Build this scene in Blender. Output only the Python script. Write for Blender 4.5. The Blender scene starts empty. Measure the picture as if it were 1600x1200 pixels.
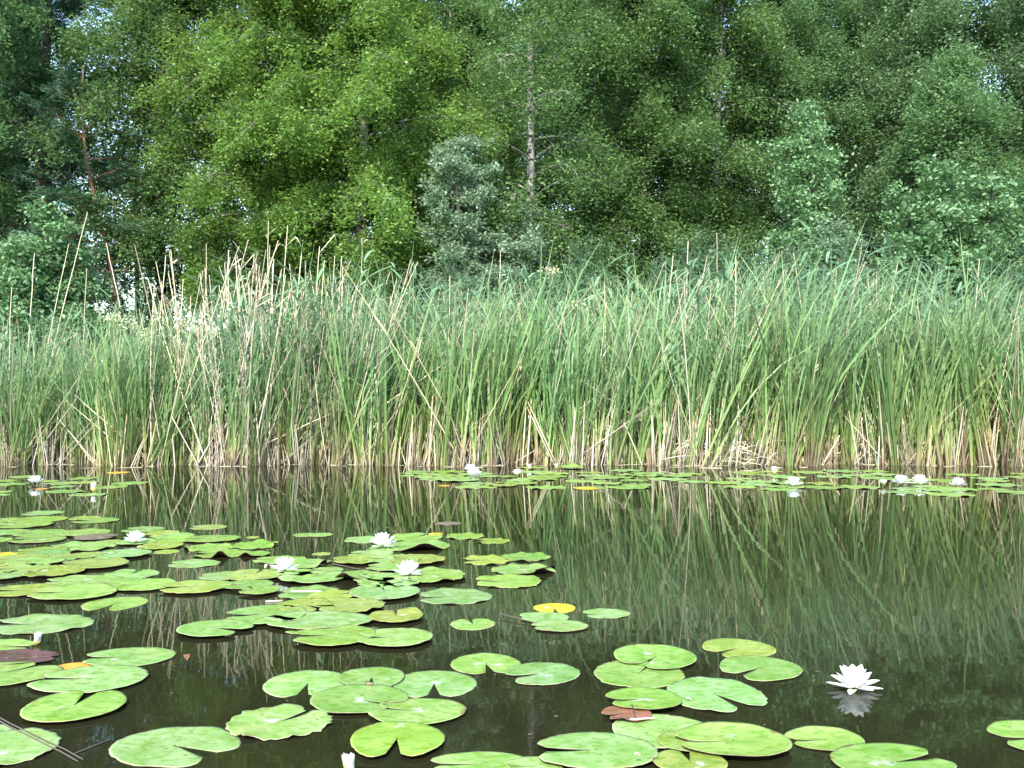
import bpy, math, random
import numpy as np
from mathutils import Vector

# ------------------------------------------------------------------ camera, sky, sun, exposure
SC = bpy.context.scene
COL = SC.collection
CAM_H, PITCH, FPX = 0.80, math.atan(22 / 1600.0), 1600.0     # metres above the water, upward tilt, focal length in pixels of a 1600 px frame
cam_data = bpy.data.cameras.new('camera')
cam = bpy.data.objects.new('camera', cam_data); COL.objects.link(cam)
cam.location = (0, 0, CAM_H)
cam.rotation_euler = (math.pi / 2 + PITCH, 0, 0)
cam_data.sensor_width = 36.0; cam_data.lens = 36.0
cam_data.clip_start = 0.05; cam_data.clip_end = 3000
SC.camera = cam

SUN_EL, SUN_AZ = math.radians(41), math.radians(194)          # azimuth clockwise from +Y (away from the camera)
world = bpy.data.worlds.new('World'); SC.world = world; world.use_nodes = True
wn = world.node_tree.nodes; wl = world.node_tree.links
sky = wn.new('ShaderNodeTexSky'); sky.sky_type = 'NISHITA'; sky.sun_disc = False
sky.sun_elevation = SUN_EL; sky.sun_rotation = SUN_AZ; sky.air_density = 1.3; sky.dust_density = .7; sky.ozone_density = 2.5
wl.new(sky.outputs[0], wn['Background'].inputs[0]); wn['Background'].inputs[1].default_value = 0.15
sd = bpy.data.lights.new('sun', 'SUN'); sd.energy = 2.4; sd.angle = math.radians(0.5); sd.color = (1.0, 0.95, 0.86)
sun = bpy.data.objects.new('sun', sd); COL.objects.link(sun)
S = Vector((math.sin(SUN_AZ) * math.cos(SUN_EL), math.cos(SUN_AZ) * math.cos(SUN_EL), math.sin(SUN_EL)))
sun.rotation_euler = S.to_track_quat('Z', 'Y').to_euler(); sun.location = (-10, -10, 20)
SC.view_settings.view_transform = 'Standard'; SC.view_settings.look = 'None'
SC.view_settings.gamma = 1.0; SC.view_settings.exposure = 2.0
SC.cycles.max_bounces = 6; SC.cycles.diffuse_bounces = 4; SC.cycles.glossy_bounces = 3
SC.cycles.transmission_bounces = 3; SC.cycles.transparent_max_bounces = 6
SC.cycles.use_denoising = True; SC.cycles.caustics_reflective = False; SC.cycles.caustics_refractive = False

# ------------------------------------------------------------------ helpers
def ground(px, py, z=0.0):
    """the point at height z that the photograph shows at pixel (px, py)"""
    dx, dz = (px - 800) / FPX, (600 - py) / FPX
    c, s = math.cos(PITCH), math.sin(PITCH)
    d = (dx, c - dz * s, s + dz * c)
    t = (z - CAM_H) / d[2]
    return Vector((d[0] * t, d[1] * t, z))

def at_depth(px, py, Y):
    dx, dz = (px - 800) / FPX, (600 - py) / FPX
    c, s = math.cos(PITCH), math.sin(PITCH)
    t = Y / (c - dz * s)
    return Vector((dx * t, Y, CAM_H + (s + dz * c) * t))

def np_mesh(name, verts, faces, attrs=None, mats=(), smooth=False, fmat=None):
    """one mesh from arrays; faces is (n,4) or (n,3); attrs {name: (domain, values)}"""
    verts = np.asarray(verts, np.float32); faces = np.asarray(faces, np.int32)
    me = bpy.data.meshes.new(name)
    k = faces.shape[1]
    me.vertices.add(len(verts)); me.vertices.foreach_set('co', verts.ravel())
    me.loops.add(faces.size); me.loops.foreach_set('vertex_index', faces.ravel())
    me.polygons.add(len(faces)); me.polygons.foreach_set('loop_start', np.arange(0, faces.size, k, dtype=np.int32))
    if fmat is not None: me.polygons.foreach_set('material_index', np.asarray(fmat, np.int32))
    if smooth: me.polygons.foreach_set('use_smooth', np.ones(len(faces), bool))
    me.update(calc_edges=True)
    for an, (dom, val) in (attrs or {}).items():
        a = me.attributes.new(an, 'FLOAT', dom); a.data.foreach_set('value', np.asarray(val, np.float32))
    for m in mats: me.materials.append(m)
    return me

def link(name, me, parent=None, loc=(0, 0, 0)):
    o = bpy.data.objects.new(name, me); COL.objects.link(o); o.location = loc
    if parent: o.parent = parent
    return o

def tag(o, label=None, cat=None, group=None, kind=None):
    if label: o['label'] = label
    if cat: o['category'] = cat
    if group: o['group'] = group
    if kind: o['kind'] = kind
    return o

def empty(name, loc, rz=0.0):
    o = link(name, None, None, loc); o.rotation_euler = (0, 0, rz); o.empty_display_size = 0.1
    return o

def copy_tree(o, loc, rz=0.0, sc=1.0):
    c = o.copy(); COL.objects.link(c); c.location = loc; c.rotation_euler = (0, 0, rz); c.scale = (sc, sc, sc)
    for ch in list(o.children):
        d = ch.copy(); COL.objects.link(d); d.parent = c
    return c

class Geo:
    """collects quads"""
    def __init__(s): s.v, s.f, s.a, s.n = [], [], [], 0
    def add(s, v, f, a=None):
        s.v.append(np.asarray(v, float)); s.f.append(np.asarray(f, int) + s.n)
        s.a.append(np.zeros(len(v)) if a is None else np.asarray(a, float)); s.n += len(v)
    def arrays(s): return np.concatenate(s.v), np.concatenate(s.f), np.concatenate(s.a)
    def mesh(s, name, mats, smooth=True, attr='t'):
        v, f, a = s.arrays()
        return np_mesh(name, v, f, {attr: ('POINT', a)}, mats, smooth)

def tube(g, pts, radii, sides=5, a=None, cap=True):
    P = np.asarray(pts, float); R = np.asarray(radii, float); n = len(P)
    T = np.gradient(P, axis=0); T /= np.linalg.norm(T, axis=1)[:, None] + 1e-9
    ref = np.array([0.31, 0.95, 0.05]) if abs(T[0][2]) > 0.5 else np.array([0.05, 0.1, 1.0])
    U = np.cross(T, ref); U /= np.linalg.norm(U, axis=1)[:, None] + 1e-9
    W = np.cross(T, U)
    th = np.arange(sides) * 2 * math.pi / sides
    V = P[:, None, :] + R[:, None, None] * (np.cos(th)[None, :, None] * U[:, None, :] + np.sin(th)[None, :, None] * W[:, None, :])
    i, j = np.meshgrid(np.arange(n - 1), np.arange(sides), indexing='ij'); j2 = (j + 1) % sides
    F = np.stack([i * sides + j, i * sides + j2, (i + 1) * sides + j2, (i + 1) * sides + j], -1).reshape(-1, 4)
    aa = np.repeat(np.linspace(0, 1, n) if a is None else np.asarray(a, float), sides)
    g.add(V.reshape(-1, 3), F, aa)

# ------------------------------------------------------------------ materials
class N:
    def __init__(s, name):
        s.m = bpy.data.materials.new(name); s.m.use_nodes = True
        s.t = s.m.node_tree; s.t.nodes.clear()
        s.out = s.t.nodes.new('ShaderNodeOutputMaterial')
    def n(s, kind, ins=None, **kw):
        x = s.t.nodes.new('ShaderNode' + kind)
        for k, v in kw.items(): setattr(x, k, v)
        for k, v in (ins or {}).items(): s.put(x.inputs[k], v)
        return x
    def put(s, sock, v):
        if isinstance(v, bpy.types.NodeSocket): s.t.links.new(v, sock)
        elif isinstance(v, bpy.types.Node): s.t.links.new(v.outputs[0], sock)
        else:
            if isinstance(v, tuple) and len(v) == 3 and sock.type == 'RGBA': v = (*v, 1)
            sock.default_value = v
    def math(s, op, a, b=0.0, c=0.0, clamp=False):
        x = s.t.nodes.new('ShaderNodeMath'); x.operation = op; x.use_clamp = clamp
        s.put(x.inputs[0], a); s.put(x.inputs[1], b); s.put(x.inputs[2], c)
        return x.outputs[0]
    def mix(s, f, a, b, mode='MIX'):
        x = s.t.nodes.new('ShaderNodeMix'); x.data_type = 'RGBA'; x.blend_type = mode
        s.put(x.inputs[0], f); s.put(x.inputs[6], a); s.put(x.inputs[7], b)
        return x.outputs[2]
    def ramp(s, f, stops):
        x = s.t.nodes.new('ShaderNodeValToRGB'); e = x.color_ramp.elements
        while len(e) < len(stops): e.new(0.5)
        for k, (p, c) in enumerate(stops):
            e[k].position = p; e[k].color = (*c, 1) if len(c) == 3 else c
        s.put(x.inputs[0], f); return x.outputs[0]
    def step(s, v, lo, hi):
        x = s.t.nodes.new('ShaderNodeMapRange'); x.interpolation_type = 'SMOOTHSTEP'
        s.put(x.inputs[0], v); x.inputs[1].default_value = lo; x.inputs[2].default_value = hi
        return x.outputs[0]
    def attr(s, name): return s.n('Attribute', attribute_name=name).outputs['Fac']
    def noise(s, scale, detail=3.0, vec=None, rough=0.55):
        x = s.n('TexNoise', {'Scale': scale, 'Detail': detail, 'Roughness': rough})
        if vec is not None: s.put(x.inputs['Vector'], vec)
        return x.outputs[0]
    def coord(s, which='Object'): return s.n('TexCoord').outputs[which]
    def scaled(s, vec, sc):
        x = s.n('Mapping'); s.put(x.inputs[0], vec); x.inputs[3].default_value = sc; return x.outputs[0]
    def bsdf(s, col, rough=0.5, spec=0.5, **kw):
        x = s.n('BsdfPrincipled'); s.put(x.inputs['Base Color'], col); s.put(x.inputs['Roughness'], rough)
        s.put(x.inputs['Specular IOR Level'], spec)
        for k, v in kw.items(): s.put(x.inputs[k.replace('_', ' ')], v)
        return x.outputs[0]
    def bump(s, h, strength=0.3, dist=0.01):
        return s.n('Bump', {'Height': h, 'Strength': strength, 'Distance': dist}).outputs[0]
    def done(s, sh): s.t.links.new(sh, s.out.inputs[0]); return s.m

def leaf_mat(name, stops, trans, tf=0.46, rough=0.5, spec=0.3):
    k = N(name)
    r = k.math('FRACT', k.math('ADD', k.attr('rnd'), k.math('MULTIPLY', k.n('ObjectInfo').outputs['Random'], 0.0)))
    c = k.ramp(r, stops)
    tint = k.math('ADD', 0.86, k.math('MULTIPLY', k.n('ObjectInfo').outputs['Random'], 0.28))
    c = k.n('HueSaturation', {'Color': c, 'Value': tint}).outputs[0]
    p = k.bsdf(c, rough, spec)
    tr = k.n('BsdfTranslucent'); k.put(tr.inputs[0], k.mix(0.6, c, trans))
    m = k.n('MixShader', {0: tf, 1: p, 2: tr})
    return k.done(m.outputs[0])

M = {}
M['birch_leaf'] = leaf_mat('sunny birch leaves', [(0, (.078, .172, .036)), (.5, (.142, .268, .058)), (.9, (.208, .332, .082)), (1, (.30, .36, .15))], (.30, .44, .07))
M['green_leaf'] = leaf_mat('green birch leaves', [(0, (.078, .160, .048)), (.5, (.130, .236, .072)), (.9, (.190, .295, .105)), (1, (.27, .33, .17))], (.17, .30, .07))
M['alder_leaf'] = leaf_mat('alder leaves', [(0, (.078, .150, .062)), (.5, (.128, .215, .092)), (1, (.185, .275, .135))], (.16, .27, .09))
M['grey_leaf'] = leaf_mat('greyish leaves', [(0, (0.088, 0.179, 0.070)), (.5, (0.137, 0.244, 0.101)), (1, (0.215, 0.312, 0.146))], (0.195, 0.370, 0.098))
M['willow_leaf'] = leaf_mat('willow leaves', [(0, (.155, .245, .140)), (.5, (.235, .340, .210)), (1, (.320, .420, .290))], (.26, .38, .18), 0.45, 0.5)
M['shrub_leaf'] = leaf_mat('shrub leaves', [(0, (0.098, 0.189, 0.084)), (.5, (0.147, 0.266, 0.119)), (1, (0.224, 0.350, 0.168))], (0.168, 0.364, 0.084), 0.3)
M['needle'] = leaf_mat('pine needles', [(0, (0.025, 0.069, 0.033)), (.6, (0.044, 0.106, 0.050)), (1, (0.069, 0.138, 0.062))], (0.050, 0.125, 0.037), 0.12, 0.5, 0.3)
M['spruce'] = leaf_mat('spruce needles', [(0, (.014, .040, .022)), (1, (.032, .072, .036))], (.03, .08, .03), 0.1, 0.5, 0.3)
M['undergrowth'] = leaf_mat('undergrowth leaves', [(0, (.030, .075, .022)), (.6, (.060, .120, .035)), (1, (.10, .15, .05))], (.08, .18, .03))

def bark_mat(name, c1, c2, dark, cover, sc=(6, 6, 14)):
    k = N(name); v = k.coord('Object')
    n1 = k.noise(1.0, 4, k.scaled(v, sc)); n2 = k.noise(3.0, 3, v)
    c = k.mix(n2, c1, c2)
    c = k.mix(k.step(n1, cover, cover + .08), c, dark)
    b = k.bump(k.noise(1.0, 4, k.scaled(v, (18, 18, 6))), .5, .02)
    return k.done(k.bsdf(c, 0.85, 0.2, Normal=b))
M['birch_bark'] = bark_mat('birch bark', (.33, .315, .285), (.19, .175, .155), (.025, .022, .02), .53)
M['pine_bark'] = bark_mat('pine bark', (.22, .115, .075), (.12, .07, .05), (.05, .03, .022), .60, (14, 14, 5))
M['dark_bark'] = bark_mat('dark bark', (.075, .060, .048), (.040, .033, .028), (.015, .013, .011), .6, (14, 14, 4))
M['twig'] = bark_mat('shrub bark', (.12, .10, .08), (.07, .06, .05), (.03, .025, .02), .6)

def reed_mat(name, stops, trans=0.22, gloss=0.45):
    k = N(name)
    r = k.math('FRACT', k.math('ADD', k.attr('rnd'), k.n('ObjectInfo').outputs['Random']))
    t = k.math('ADD', k.attr('t'), k.math('MULTIPLY', k.math('SUBTRACT', r, 0.5), 0.22))
    c = k.ramp(t, stops)
    pos = k.n('NewGeometry').outputs['Position']
    patch = k.step(k.noise(1.0, 2, k.scaled(pos, (1.3, .8, .35))), .36, .64)
    c = k.mix(k.math('MULTIPLY', patch, .28), c, k.mix(1.0, c, (1.12, 1.0, .55), 'MULTIPLY'))
    c = k.n('HueSaturation', {'Color': c, 'Hue': k.math('ADD', .485, k.math('MULTIPLY', k.math('FRACT', k.math('MULTIPLY', r, 7.3)), .03)),
                              'Value': k.math('ADD', .65, k.math('MULTIPLY', k.math('FRACT', k.math('MULTIPLY', r, 3.7)), .75))}).outputs[0]
    p = k.bsdf(c, gloss, .4)
    tr = k.n('BsdfTranslucent'); k.put(tr.inputs[0], c)
    return k.done(k.n('MixShader', {0: trans, 1: p, 2: tr}).outputs[0])
STRAW = (.46, .36, .22)
M['reed'] = reed_mat('cattail blades', [(0, (.33, .27, .18)), (.08, (.36, .32, .18)), (.14, (.26, .34, .12)), (.29, (.180, .285, .100)), (.7, (.168, .288, .118)), (1, (.250, .365, .200))], .38)
M['reed_leaf'] = reed_mat('common reed leaves', [(0, (.30, .28, .14)), (.2, (.20, .29, .11)), (.5, (.145, .275, .135)), (1, (.220, .350, .225))], .34)
M['straw'] = reed_mat('dry straw', [(0, (.20, .155, .105)), (.12, (.44, .385, .305)), (.6, (.55, .49, .385)), (1, (.48, .39, .25))], .12, .6)
M['pale_straw'] = reed_mat('bleached cane', [(0, (.32, .265, .19)), (.2, (.50, .44, .335)), (1, (.57, .49, .36))], .05, .6)

# lily pads: the tint comes from the object's own colour
def pad_mat(top=True):
    k = N('lily pad top' if top else 'lily pad underside')
    v = k.coord('Object'); base = k.n('ObjectInfo').outputs['Color']
    off = k.n('ObjectInfo').outputs['Random']
    va = k.n('VectorMath', {0: v, 1: k.n('CombineXYZ', {0: k.math('MULTIPLY', off, 37.0), 1: k.math('MULTIPLY', off, 11.0)}).outputs[0]}, operation='ADD').outputs[0]
    if not top:
        c = k.mix(k.noise(14, 2, va), (.055, .026, .030), (.10, .055, .045))
        return k.done(k.bsdf(c, .5, .4))
    rad = k.attr('rad')
    big = k.noise(9.0, 3, va); fine = k.noise(70.0, 4, va)
    c = k.mix(k.step(big, .40, .60), base, k.mix(1.0, base, (.74, .86, .58), 'MULTIPLY'))
    c = k.mix(k.math('MULTIPLY', k.step(k.noise(5.0, 2, va), .52, .75), .40), c, k.mix(1.0, base, (1.30, .92, .75), 'MULTIPLY'))
    # darker wet blotches drawn out along the veins
    spots = k.step(k.noise(1.0, 2, k.scaled(va, (30, 44, 10))), .545, .575)
    c = k.mix(k.math('MULTIPLY', spots, .75), c, k.mix(1.0, base, (.50, .74, .22), 'MULTIPLY'))
    # veins from the stalk outwards
    ang = k.attr('ang')
    vein = k.math('ABSOLUTE', k.math('SINE', k.math('ADD', k.math('MULTIPLY', ang, 9.0), k.math('MULTIPLY', k.noise(16.0, 2, va), 2.2))))
    vmask = k.math('MULTIPLY', k.math('SUBTRACT', 1.0, k.step(vein, 0.0, .14)), k.step(rad, .98, .25))
    c = k.mix(k.math('MULTIPLY', vmask, .60), c, k.mix(1.0, base, (1.6, 1.4, 1.7), 'MULTIPLY'))
    c = k.mix(k.math('MULTIPLY', k.step(rad, .93, 1.0), .55), c, k.mix(1.0, base, (1.7, 1.25, 1.9), 'MULTIPLY'))
    # small brown bites and scorched freckles
    fr = k.n('TexVoronoi', {'Vector': va, 'Scale': 26.0}).outputs['Distance']
    c = k.mix(k.math('MULTIPLY', k.math('SUBTRACT', 1.0, k.step(fr, .08, .16)), k.step(k.noise(6.0, 1, va), .55, .62)), c, (.13, .09, .03))
    brown = k.math('MULTIPLY', k.step(k.math('ADD', k.noise(19.0, 4, va), k.math('MULTIPLY', k.math('SUBTRACT', rad, 1.0), .9)), .54, .60), k.step(k.noise(5.0, 1, va), .48, .58))
    c = k.mix(k.math('MULTIPLY', brown, .8), c, (.16, .085, .035))
    sky_glare = k.step(k.math('ADD', k.noise(11.0, 3, va), k.math('ADD', k.math('MULTIPLY', k.math('SUBTRACT', 1.0, rad), .17), k.math('MULTIPLY', fine, .10))), .79, .86)
    c = k.mix(k.math('MULTIPLY', sky_glare, .55), c, (.50, .56, .44))      # whitish sky glare round the stalk, painted into the pad colour
    wet = k.step(k.noise(13.0, 2, va), .56, .62)
    h = k.math('ADD', k.math('MULTIPLY', fine, .35), k.math('ADD', k.math('MULTIPLY', big, 1.5), k.math('MULTIPLY', vmask, -.35)))
    b = k.bump(h, .55, .006)
    sh = k.bsdf(c, k.math('SUBTRACT', .44, k.math('MULTIPLY', wet, .34)), .5, Normal=b)
    return k.done(sh)
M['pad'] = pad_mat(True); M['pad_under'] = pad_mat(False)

k = N('white petals')
c = k.mix(k.step(k.attr('t'), 0.0, .35), (.72, .76, .55), (.86, .86, .84))
p = k.bsdf(c, .45, .3); tr = k.n('BsdfTranslucent'); k.put(tr.inputs[0], (.85, .85, .82))
M['petal'] = k.done(k.n('MixShader', {0: .3, 1: p, 2: tr}).outputs[0])
k = N('stamens'); M['stamen'] = k.done(k.bsdf(k.mix(k.noise(60, 2), (.75, .46, .05), (.85, .62, .12)), .5))
k = N('sepals')
M['sepal'] = k.done(k.bsdf(k.mix(k.step(k.attr('t'), .1, .8), (.16, .24, .05), (.52, .55, .30)), .5))
k = N('water lily stems')
M['stem'] = k.done(k.bsdf(k.mix(k.noise(14, 2), (.30, .17, .05), (.22, .20, .06)), .5))
k = N('red withered leaf'); vv = k.coord()
M['red_leaf'] = k.done(k.bsdf(k.ramp(k.noise(22, 3, vv), [(.3, (.30, .09, .05)), (.6, (.46, .17, .08)), (.75, (.20, .07, .04))]), .35))
k = N('cream flowers'); M['cream'] = k.done(k.bsdf(k.mix(k.noise(40, 1), (.72, .68, .42), (.62, .62, .30)), .7))
k = N('frog skin'); vv = k.coord()
M['frog'] = k.done(k.bsdf(k.ramp(k.noise(160, 2, vv), [(.42, (.03, .035, .015)), (.58, (.16, .14, .05))]), .25))
k = N('frog stripe'); M['frog_stripe'] = k.done(k.bsdf((.34, .27, .10), .3))
k = N('snail shell'); M['snail'] = k.done(k.bsdf(k.mix(k.noise(300, 2), (.55, .40, .30), (.70, .55, .42)), .3))

# water: mirror by Fresnel over murky brown that lets shallow things through
k = N('pond water'); v = k.coord('Object')
h = k.math('ADD', k.noise(1.0, 2, k.scaled(v, (1.6, 3.2, 1))), k.math('MULTIPLY', k.noise(1.0, 2, k.scaled(v, (9, 17, 1))), .13))
b = k.bump(h, .013, .05)
mud = k.bsdf((.033, .034, .014), .9, 0.0)
tr = k.n('BsdfTransparent'); k.put(tr.inputs[0], (.62, .52, .30))
body = k.n('MixShader', {0: .55, 1: mud, 2: tr.outputs[0]})
gl = k.n('BsdfAnisotropic'); k.put(gl.inputs['Color'], (.92, .95, .92)); k.put(gl.inputs['Roughness'], .022); k.put(gl.inputs['Normal'], b)
fr = k.n('Fresnel', {'IOR': 1.33, 'Normal': b})
M['water'] = k.done(k.n('MixShader', {0: fr.outputs[0], 1: body.outputs[0], 2: gl.outputs[0]}).outputs[0])
k = N('bank soil'); v = k.coord('Object')
M['soil'] = k.done(k.bsdf(k.mix(k.noise(2.0, 5, v), (.022, .017, .009), (.050, .048, .020)), .9, .2, Normal=k.bump(k.noise(9, 4, v), .8, .1)))

# ------------------------------------------------------------------ ground and water
xs = np.array([-900, -300, -100, -40, -20, -15, -12, -9, -6, -3, 0, 3, 6, 9, 12, 15, 20, 40, 100, 300, 900], float)
ys = np.array([-600, -200, -60, -20, 0, 6, 10, 11.6, 12.2, 12.8, 13.6, 14.6, 15.6, 17, 19, 22, 26, 34, 60, 150, 400, 1500], float)
zprof = np.interp(ys, [-600, 8, 11.6, 12.4, 14.6, 17, 26, 1500], [-.9, -.8, -.45, -.22, .02, .25, .4, .5])
rg = np.random.default_rng(3)
gv = np.array([(x, y, z + (rg.uniform(-.05, .05) if 12 < y < 60 and abs(x) < 50 else 0)) for y, z in zip(ys, zprof) for x in xs])
nx = len(xs)
gf = [(j * nx + i, j * nx + i + 1, (j + 1) * nx + i + 1, (j + 1) * nx + i) for j in range(len(ys) - 1) for i in range(nx - 1)]
tag(link('ground', np_mesh('ground', gv, gf, None, [M['soil']], True)), kind='structure')
wv = [(-900, -590, 0), (900, -590, 0), (900, 16.5, 0), (-900, 16.5, 0)]
tag(link('water', np_mesh('water', wv, [(0, 1, 2, 3)], None, [M['water']])), kind='structure')

# ------------------------------------------------------------------ trees
def leaf_mesh(name, P, rng, size, mat, aspect=.62, up=.7, dirs=None, jit=.35):
    n = len(P)
    nor = rng.normal(0, 1, (n, 3)); nor[:, 2] = np.abs(nor[:, 2]) + up
    nor /= np.linalg.norm(nor, axis=1)[:, None]
    d = rng.normal(0, 1, (n, 3)); d[:, 2] -= .5
    if dirs is not None: d = dirs + rng.normal(0, jit, (n, 3))
    if dirs is None: d -= (d * nor).sum(1)[:, None] * nor
    d /= np.linalg.norm(d, axis=1)[:, None] + 1e-9
    s = np.cross(nor, d); s /= np.linalg.norm(s, axis=1)[:, None] + 1e-9
    L = (size * rng.uniform(.65, 1.25, n))[:, None]
    w = L * aspect * .5
    V = np.stack([P - d * L * .5, P + s * w - d * L * .08, P + d * L * .5, P - s * w - d * L * .08], 1).reshape(-1, 3)
    F = np.arange(4 * n).reshape(-1, 4)
    return np_mesh(name, V, F, {'rnd': ('FACE', rng.uniform(0, 1, n))}, [mat])

def grow(seed, H, base, spread, nprim, nsec, nleaf, trunk_r, droop=50., elev=(5, 60), flat=.5, spray=.17, lean=(0, 0), wob=.12, prof=None, sec_len=.42, whorl=0, trunk_top=.97, gap=0.0):
    """trunk with limbs (Geo), leaf positions and directions"""
    rng = np.random.default_rng(seed); g = Geo(); P, D = [], []
    zz = np.linspace(-.3, H, 14); u = np.clip(zz / H, 0, 1)
    tx = lean[0] * u ** 1.3 + wob * np.sin(u * 7 + seed) * u; ty = lean[1] * u + wob * np.cos(u * 6 + seed * 2) * u
    tube(g, np.stack([tx, ty, zz], 1), trunk_r * (1 - u) ** .8 + .012, 8)
    pf = prof or (lambda q: (1 - q) ** .6 * (.75 + .5 * q))
    for i in range(nprim):
        q = (i + rng.uniform(0, 1)) / nprim
        if whorl: q = (math.floor(q * whorl) + rng.uniform(0, .12)) / whorl
        if rng.uniform() < gap: continue
        z0 = base + (H * trunk_top - base) * q ** .95
        o = np.array([np.interp(z0, zz, tx), np.interp(z0, zz, ty), z0])
        az = i * 2.39996 + rng.uniform(-.5, .5); L = spread * pf(q) * (rng.uniform(.35, 1.15) if not whorl else rng.uniform(.7, 1.15))
        e0 = math.radians(elev[0] + (elev[1] - elev[0]) * q + rng.uniform(-20, 20)); e1 = e0 - math.radians(droop) * rng.uniform(.7, 1.2)
        s = np.linspace(0, 1, 8); e = e0 + (e1 - e0) * s; a = az + rng.uniform(-.5, .5) * s
        st = np.stack([np.cos(e) * np.cos(a), np.cos(e) * np.sin(a), np.sin(e)], 1) * (L / 7)
        pts = o + np.concatenate([np.zeros((1, 3)), np.cumsum(st[1:], 0)])
        r0 = trunk_r * .22 * (1 - .6 * q)
        tube(g, pts, r0 * (1 - s) ** .8 + .004, 4)
        for j in range(nsec):
            t = .18 + .82 * (j + rng.uniform(0, 1)) / nsec
            po = np.array([np.interp(t, s, pts[:, c]) for c in range(3)])
            sa = az + (1 if j % 2 else -1) * rng.uniform(.35, 1.25) * (1.1 - .6 * t); se = np.interp(t, s, e) * .5 - math.radians(rng.uniform(0, 1) * droop * .7) + .15
            l2 = (L * sec_len * (1.12 - t) + .28) * rng.uniform(.6, 1.15)
            d2 = np.array([math.cos(se) * math.cos(sa), math.cos(se) * math.sin(sa), math.sin(se)])
            t2 = np.linspace(0, 1, 4); p2 = po + d2 * (t2 * l2)[:, None]; p2[:, 2] -= .22 * l2 * t2 ** 2 * (droop / 50)
            tube(g, p2, .006 * (1.2 - t2), 3)
            m = int(nleaf * rng.uniform(.5, 1.4)); tl = rng.uniform(.05, 1.08, m)
            pl = po + d2 * (tl * l2)[:, None]; pl[:, 2] -= .22 * l2 * tl ** 2 * (droop / 50)
            cl = rng.normal(0, spray * .9, (4, 3)) * np.array([1, 1, flat])          # leaves gather in small tufts round the twig
            pl += cl[np.minimum((tl * 4).astype(int), 3)] * .7 + rng.normal(0, spray * .55, (m, 3)) * np.array([1, 1, flat])
            if not whorl and droop > 30: pl[:, 2] -= np.abs(rng.normal(0, .11, m))         # leaves hang below the twig
            P.append(pl); D.append(np.repeat(d2[None], m, 0))
    return g, np.concatenate(P), np.concatenate(D), rng

def tree(name, x, y, label, cat, group, gargs, leaf, lmat, bmat, aspect=.62, up=.7, z=.25, along=False, rz=0):
    g, P, D, rng = grow(**gargs)
    t = empty(name, (x, y, z), rz); tag(t, label, cat, group)
    link('trunk', g.mesh('trunk', [bmat]), t)
    link('crown', leaf_mesh('crown', P, rng, leaf, lmat, aspect, up, D if along else None), t)
    return t

GT = 'trees on the far bank'
bell = lambda q: (1 - q) ** .55 * (.8 + .6 * q)
TREES = {}
TREES['hero'] = tree('birch_tree', -2.85, 19.2, 'tall white-barked birch with bright yellow-green sunlit crown, largest of the bank', 'birch', GT,
     dict(seed=11, H=11.5, base=2.0, spread=3.5, nprim=110, nsec=13, nleaf=264, trunk_r=.13, droop=66, elev=(20, 66), flat=1.1, spray=.17, prof=bell, gap=.06), .070, M['birch_leaf'], M['birch_bark'])
TREES['hero2'] = tree('birch_tree', -4.9, 19.6, 'bright yellow-green birch between the pines and the largest sunlit birch', 'birch', GT,
     dict(seed=12, H=11.5, base=2.4, spread=2.3, nprim=73, nsec=11, nleaf=229, trunk_r=.09, droop=66, elev=(20, 66), flat=1.1, spray=.16, prof=bell, gap=.06), .070, M['birch_leaf'], M['birch_bark'])
TREES['white'] = tree('birch_tree', .26, 18.9, 'thin-crowned birch with bare mottled white trunk rising behind the grey willow', 'birch', GT,
     dict(seed=13, H=12.5, base=2.4, spread=2.4, nprim=50, nsec=11, nleaf=114, trunk_r=.085, droop=66, elev=(20, 66), flat=1.1, spray=.21, lean=(.3, 0), prof=bell, gap=.06), .068, M['green_leaf'], M['birch_bark'])
TREES['mid'] = tree('birch_tree', 2.75, 21.0, 'dense mid-green birch right of the bare white trunk, leaves down to the reeds', 'birch', GT,
     dict(seed=14, H=11.2, base=1.2, spread=2.7, nprim=78, nsec=12, nleaf=218, trunk_r=.11, droop=66, elev=(20, 66), flat=1.1, spray=.20, prof=bell, gap=.06), .070, M['green_leaf'], M['dark_bark'])
TREES['mid2'] = tree('birch_tree', 4.5, 22.4, 'light green birch behind and right of the dense mid-green birch', 'birch', GT,
     dict(seed=15, H=11.8, base=2.4, spread=2.5, nprim=67, nsec=11, nleaf=206, trunk_r=.11, droop=66, elev=(20, 66), flat=1.1, spray=.20, prof=bell, gap=.06), .070, M['green_leaf'], M['birch_bark'])
TREES['grey'] = tree('birch_tree', 6.35, 23.0, 'greyish-green birch with thin pinkish trunk above the tall round-leaved shrub', 'birch', GT,
     dict(seed=16, H=11.2, base=4.3, spread=2.3, nprim=57, nsec=10, nleaf=195, trunk_r=.08, droop=66, elev=(20, 66), flat=1.1, spray=.20, prof=bell, gap=.06), .068, M['grey_leaf'], M['dark_bark'])
TREES['right'] = tree('alder_tree', 9.2, 21.5, 'dark tall alder filling the upper right corner of the bank', 'alder', GT,
     dict(seed=17, H=12.0, base=2.0, spread=3.3, nprim=73, nsec=12, nleaf=195, trunk_r=.14, droop=66, elev=(20, 66), flat=1.1, spray=.21, prof=bell, gap=.06), .075, M['alder_leaf'], M['dark_bark'])
TREES['right2'] = tree('alder_tree', 8.5, 19.4, 'shorter pale green alder in front of the dark tall alder', 'alder', GT,
     dict(seed=18, H=7.0, base=1.4, spread=2.1, nprim=50, nsec=10, nleaf=184, trunk_r=.08, droop=66, elev=(20, 66), flat=1.1, spray=.19, prof=bell, gap=.06), .070, M['grey_leaf'], M['dark_bark'])
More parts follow.
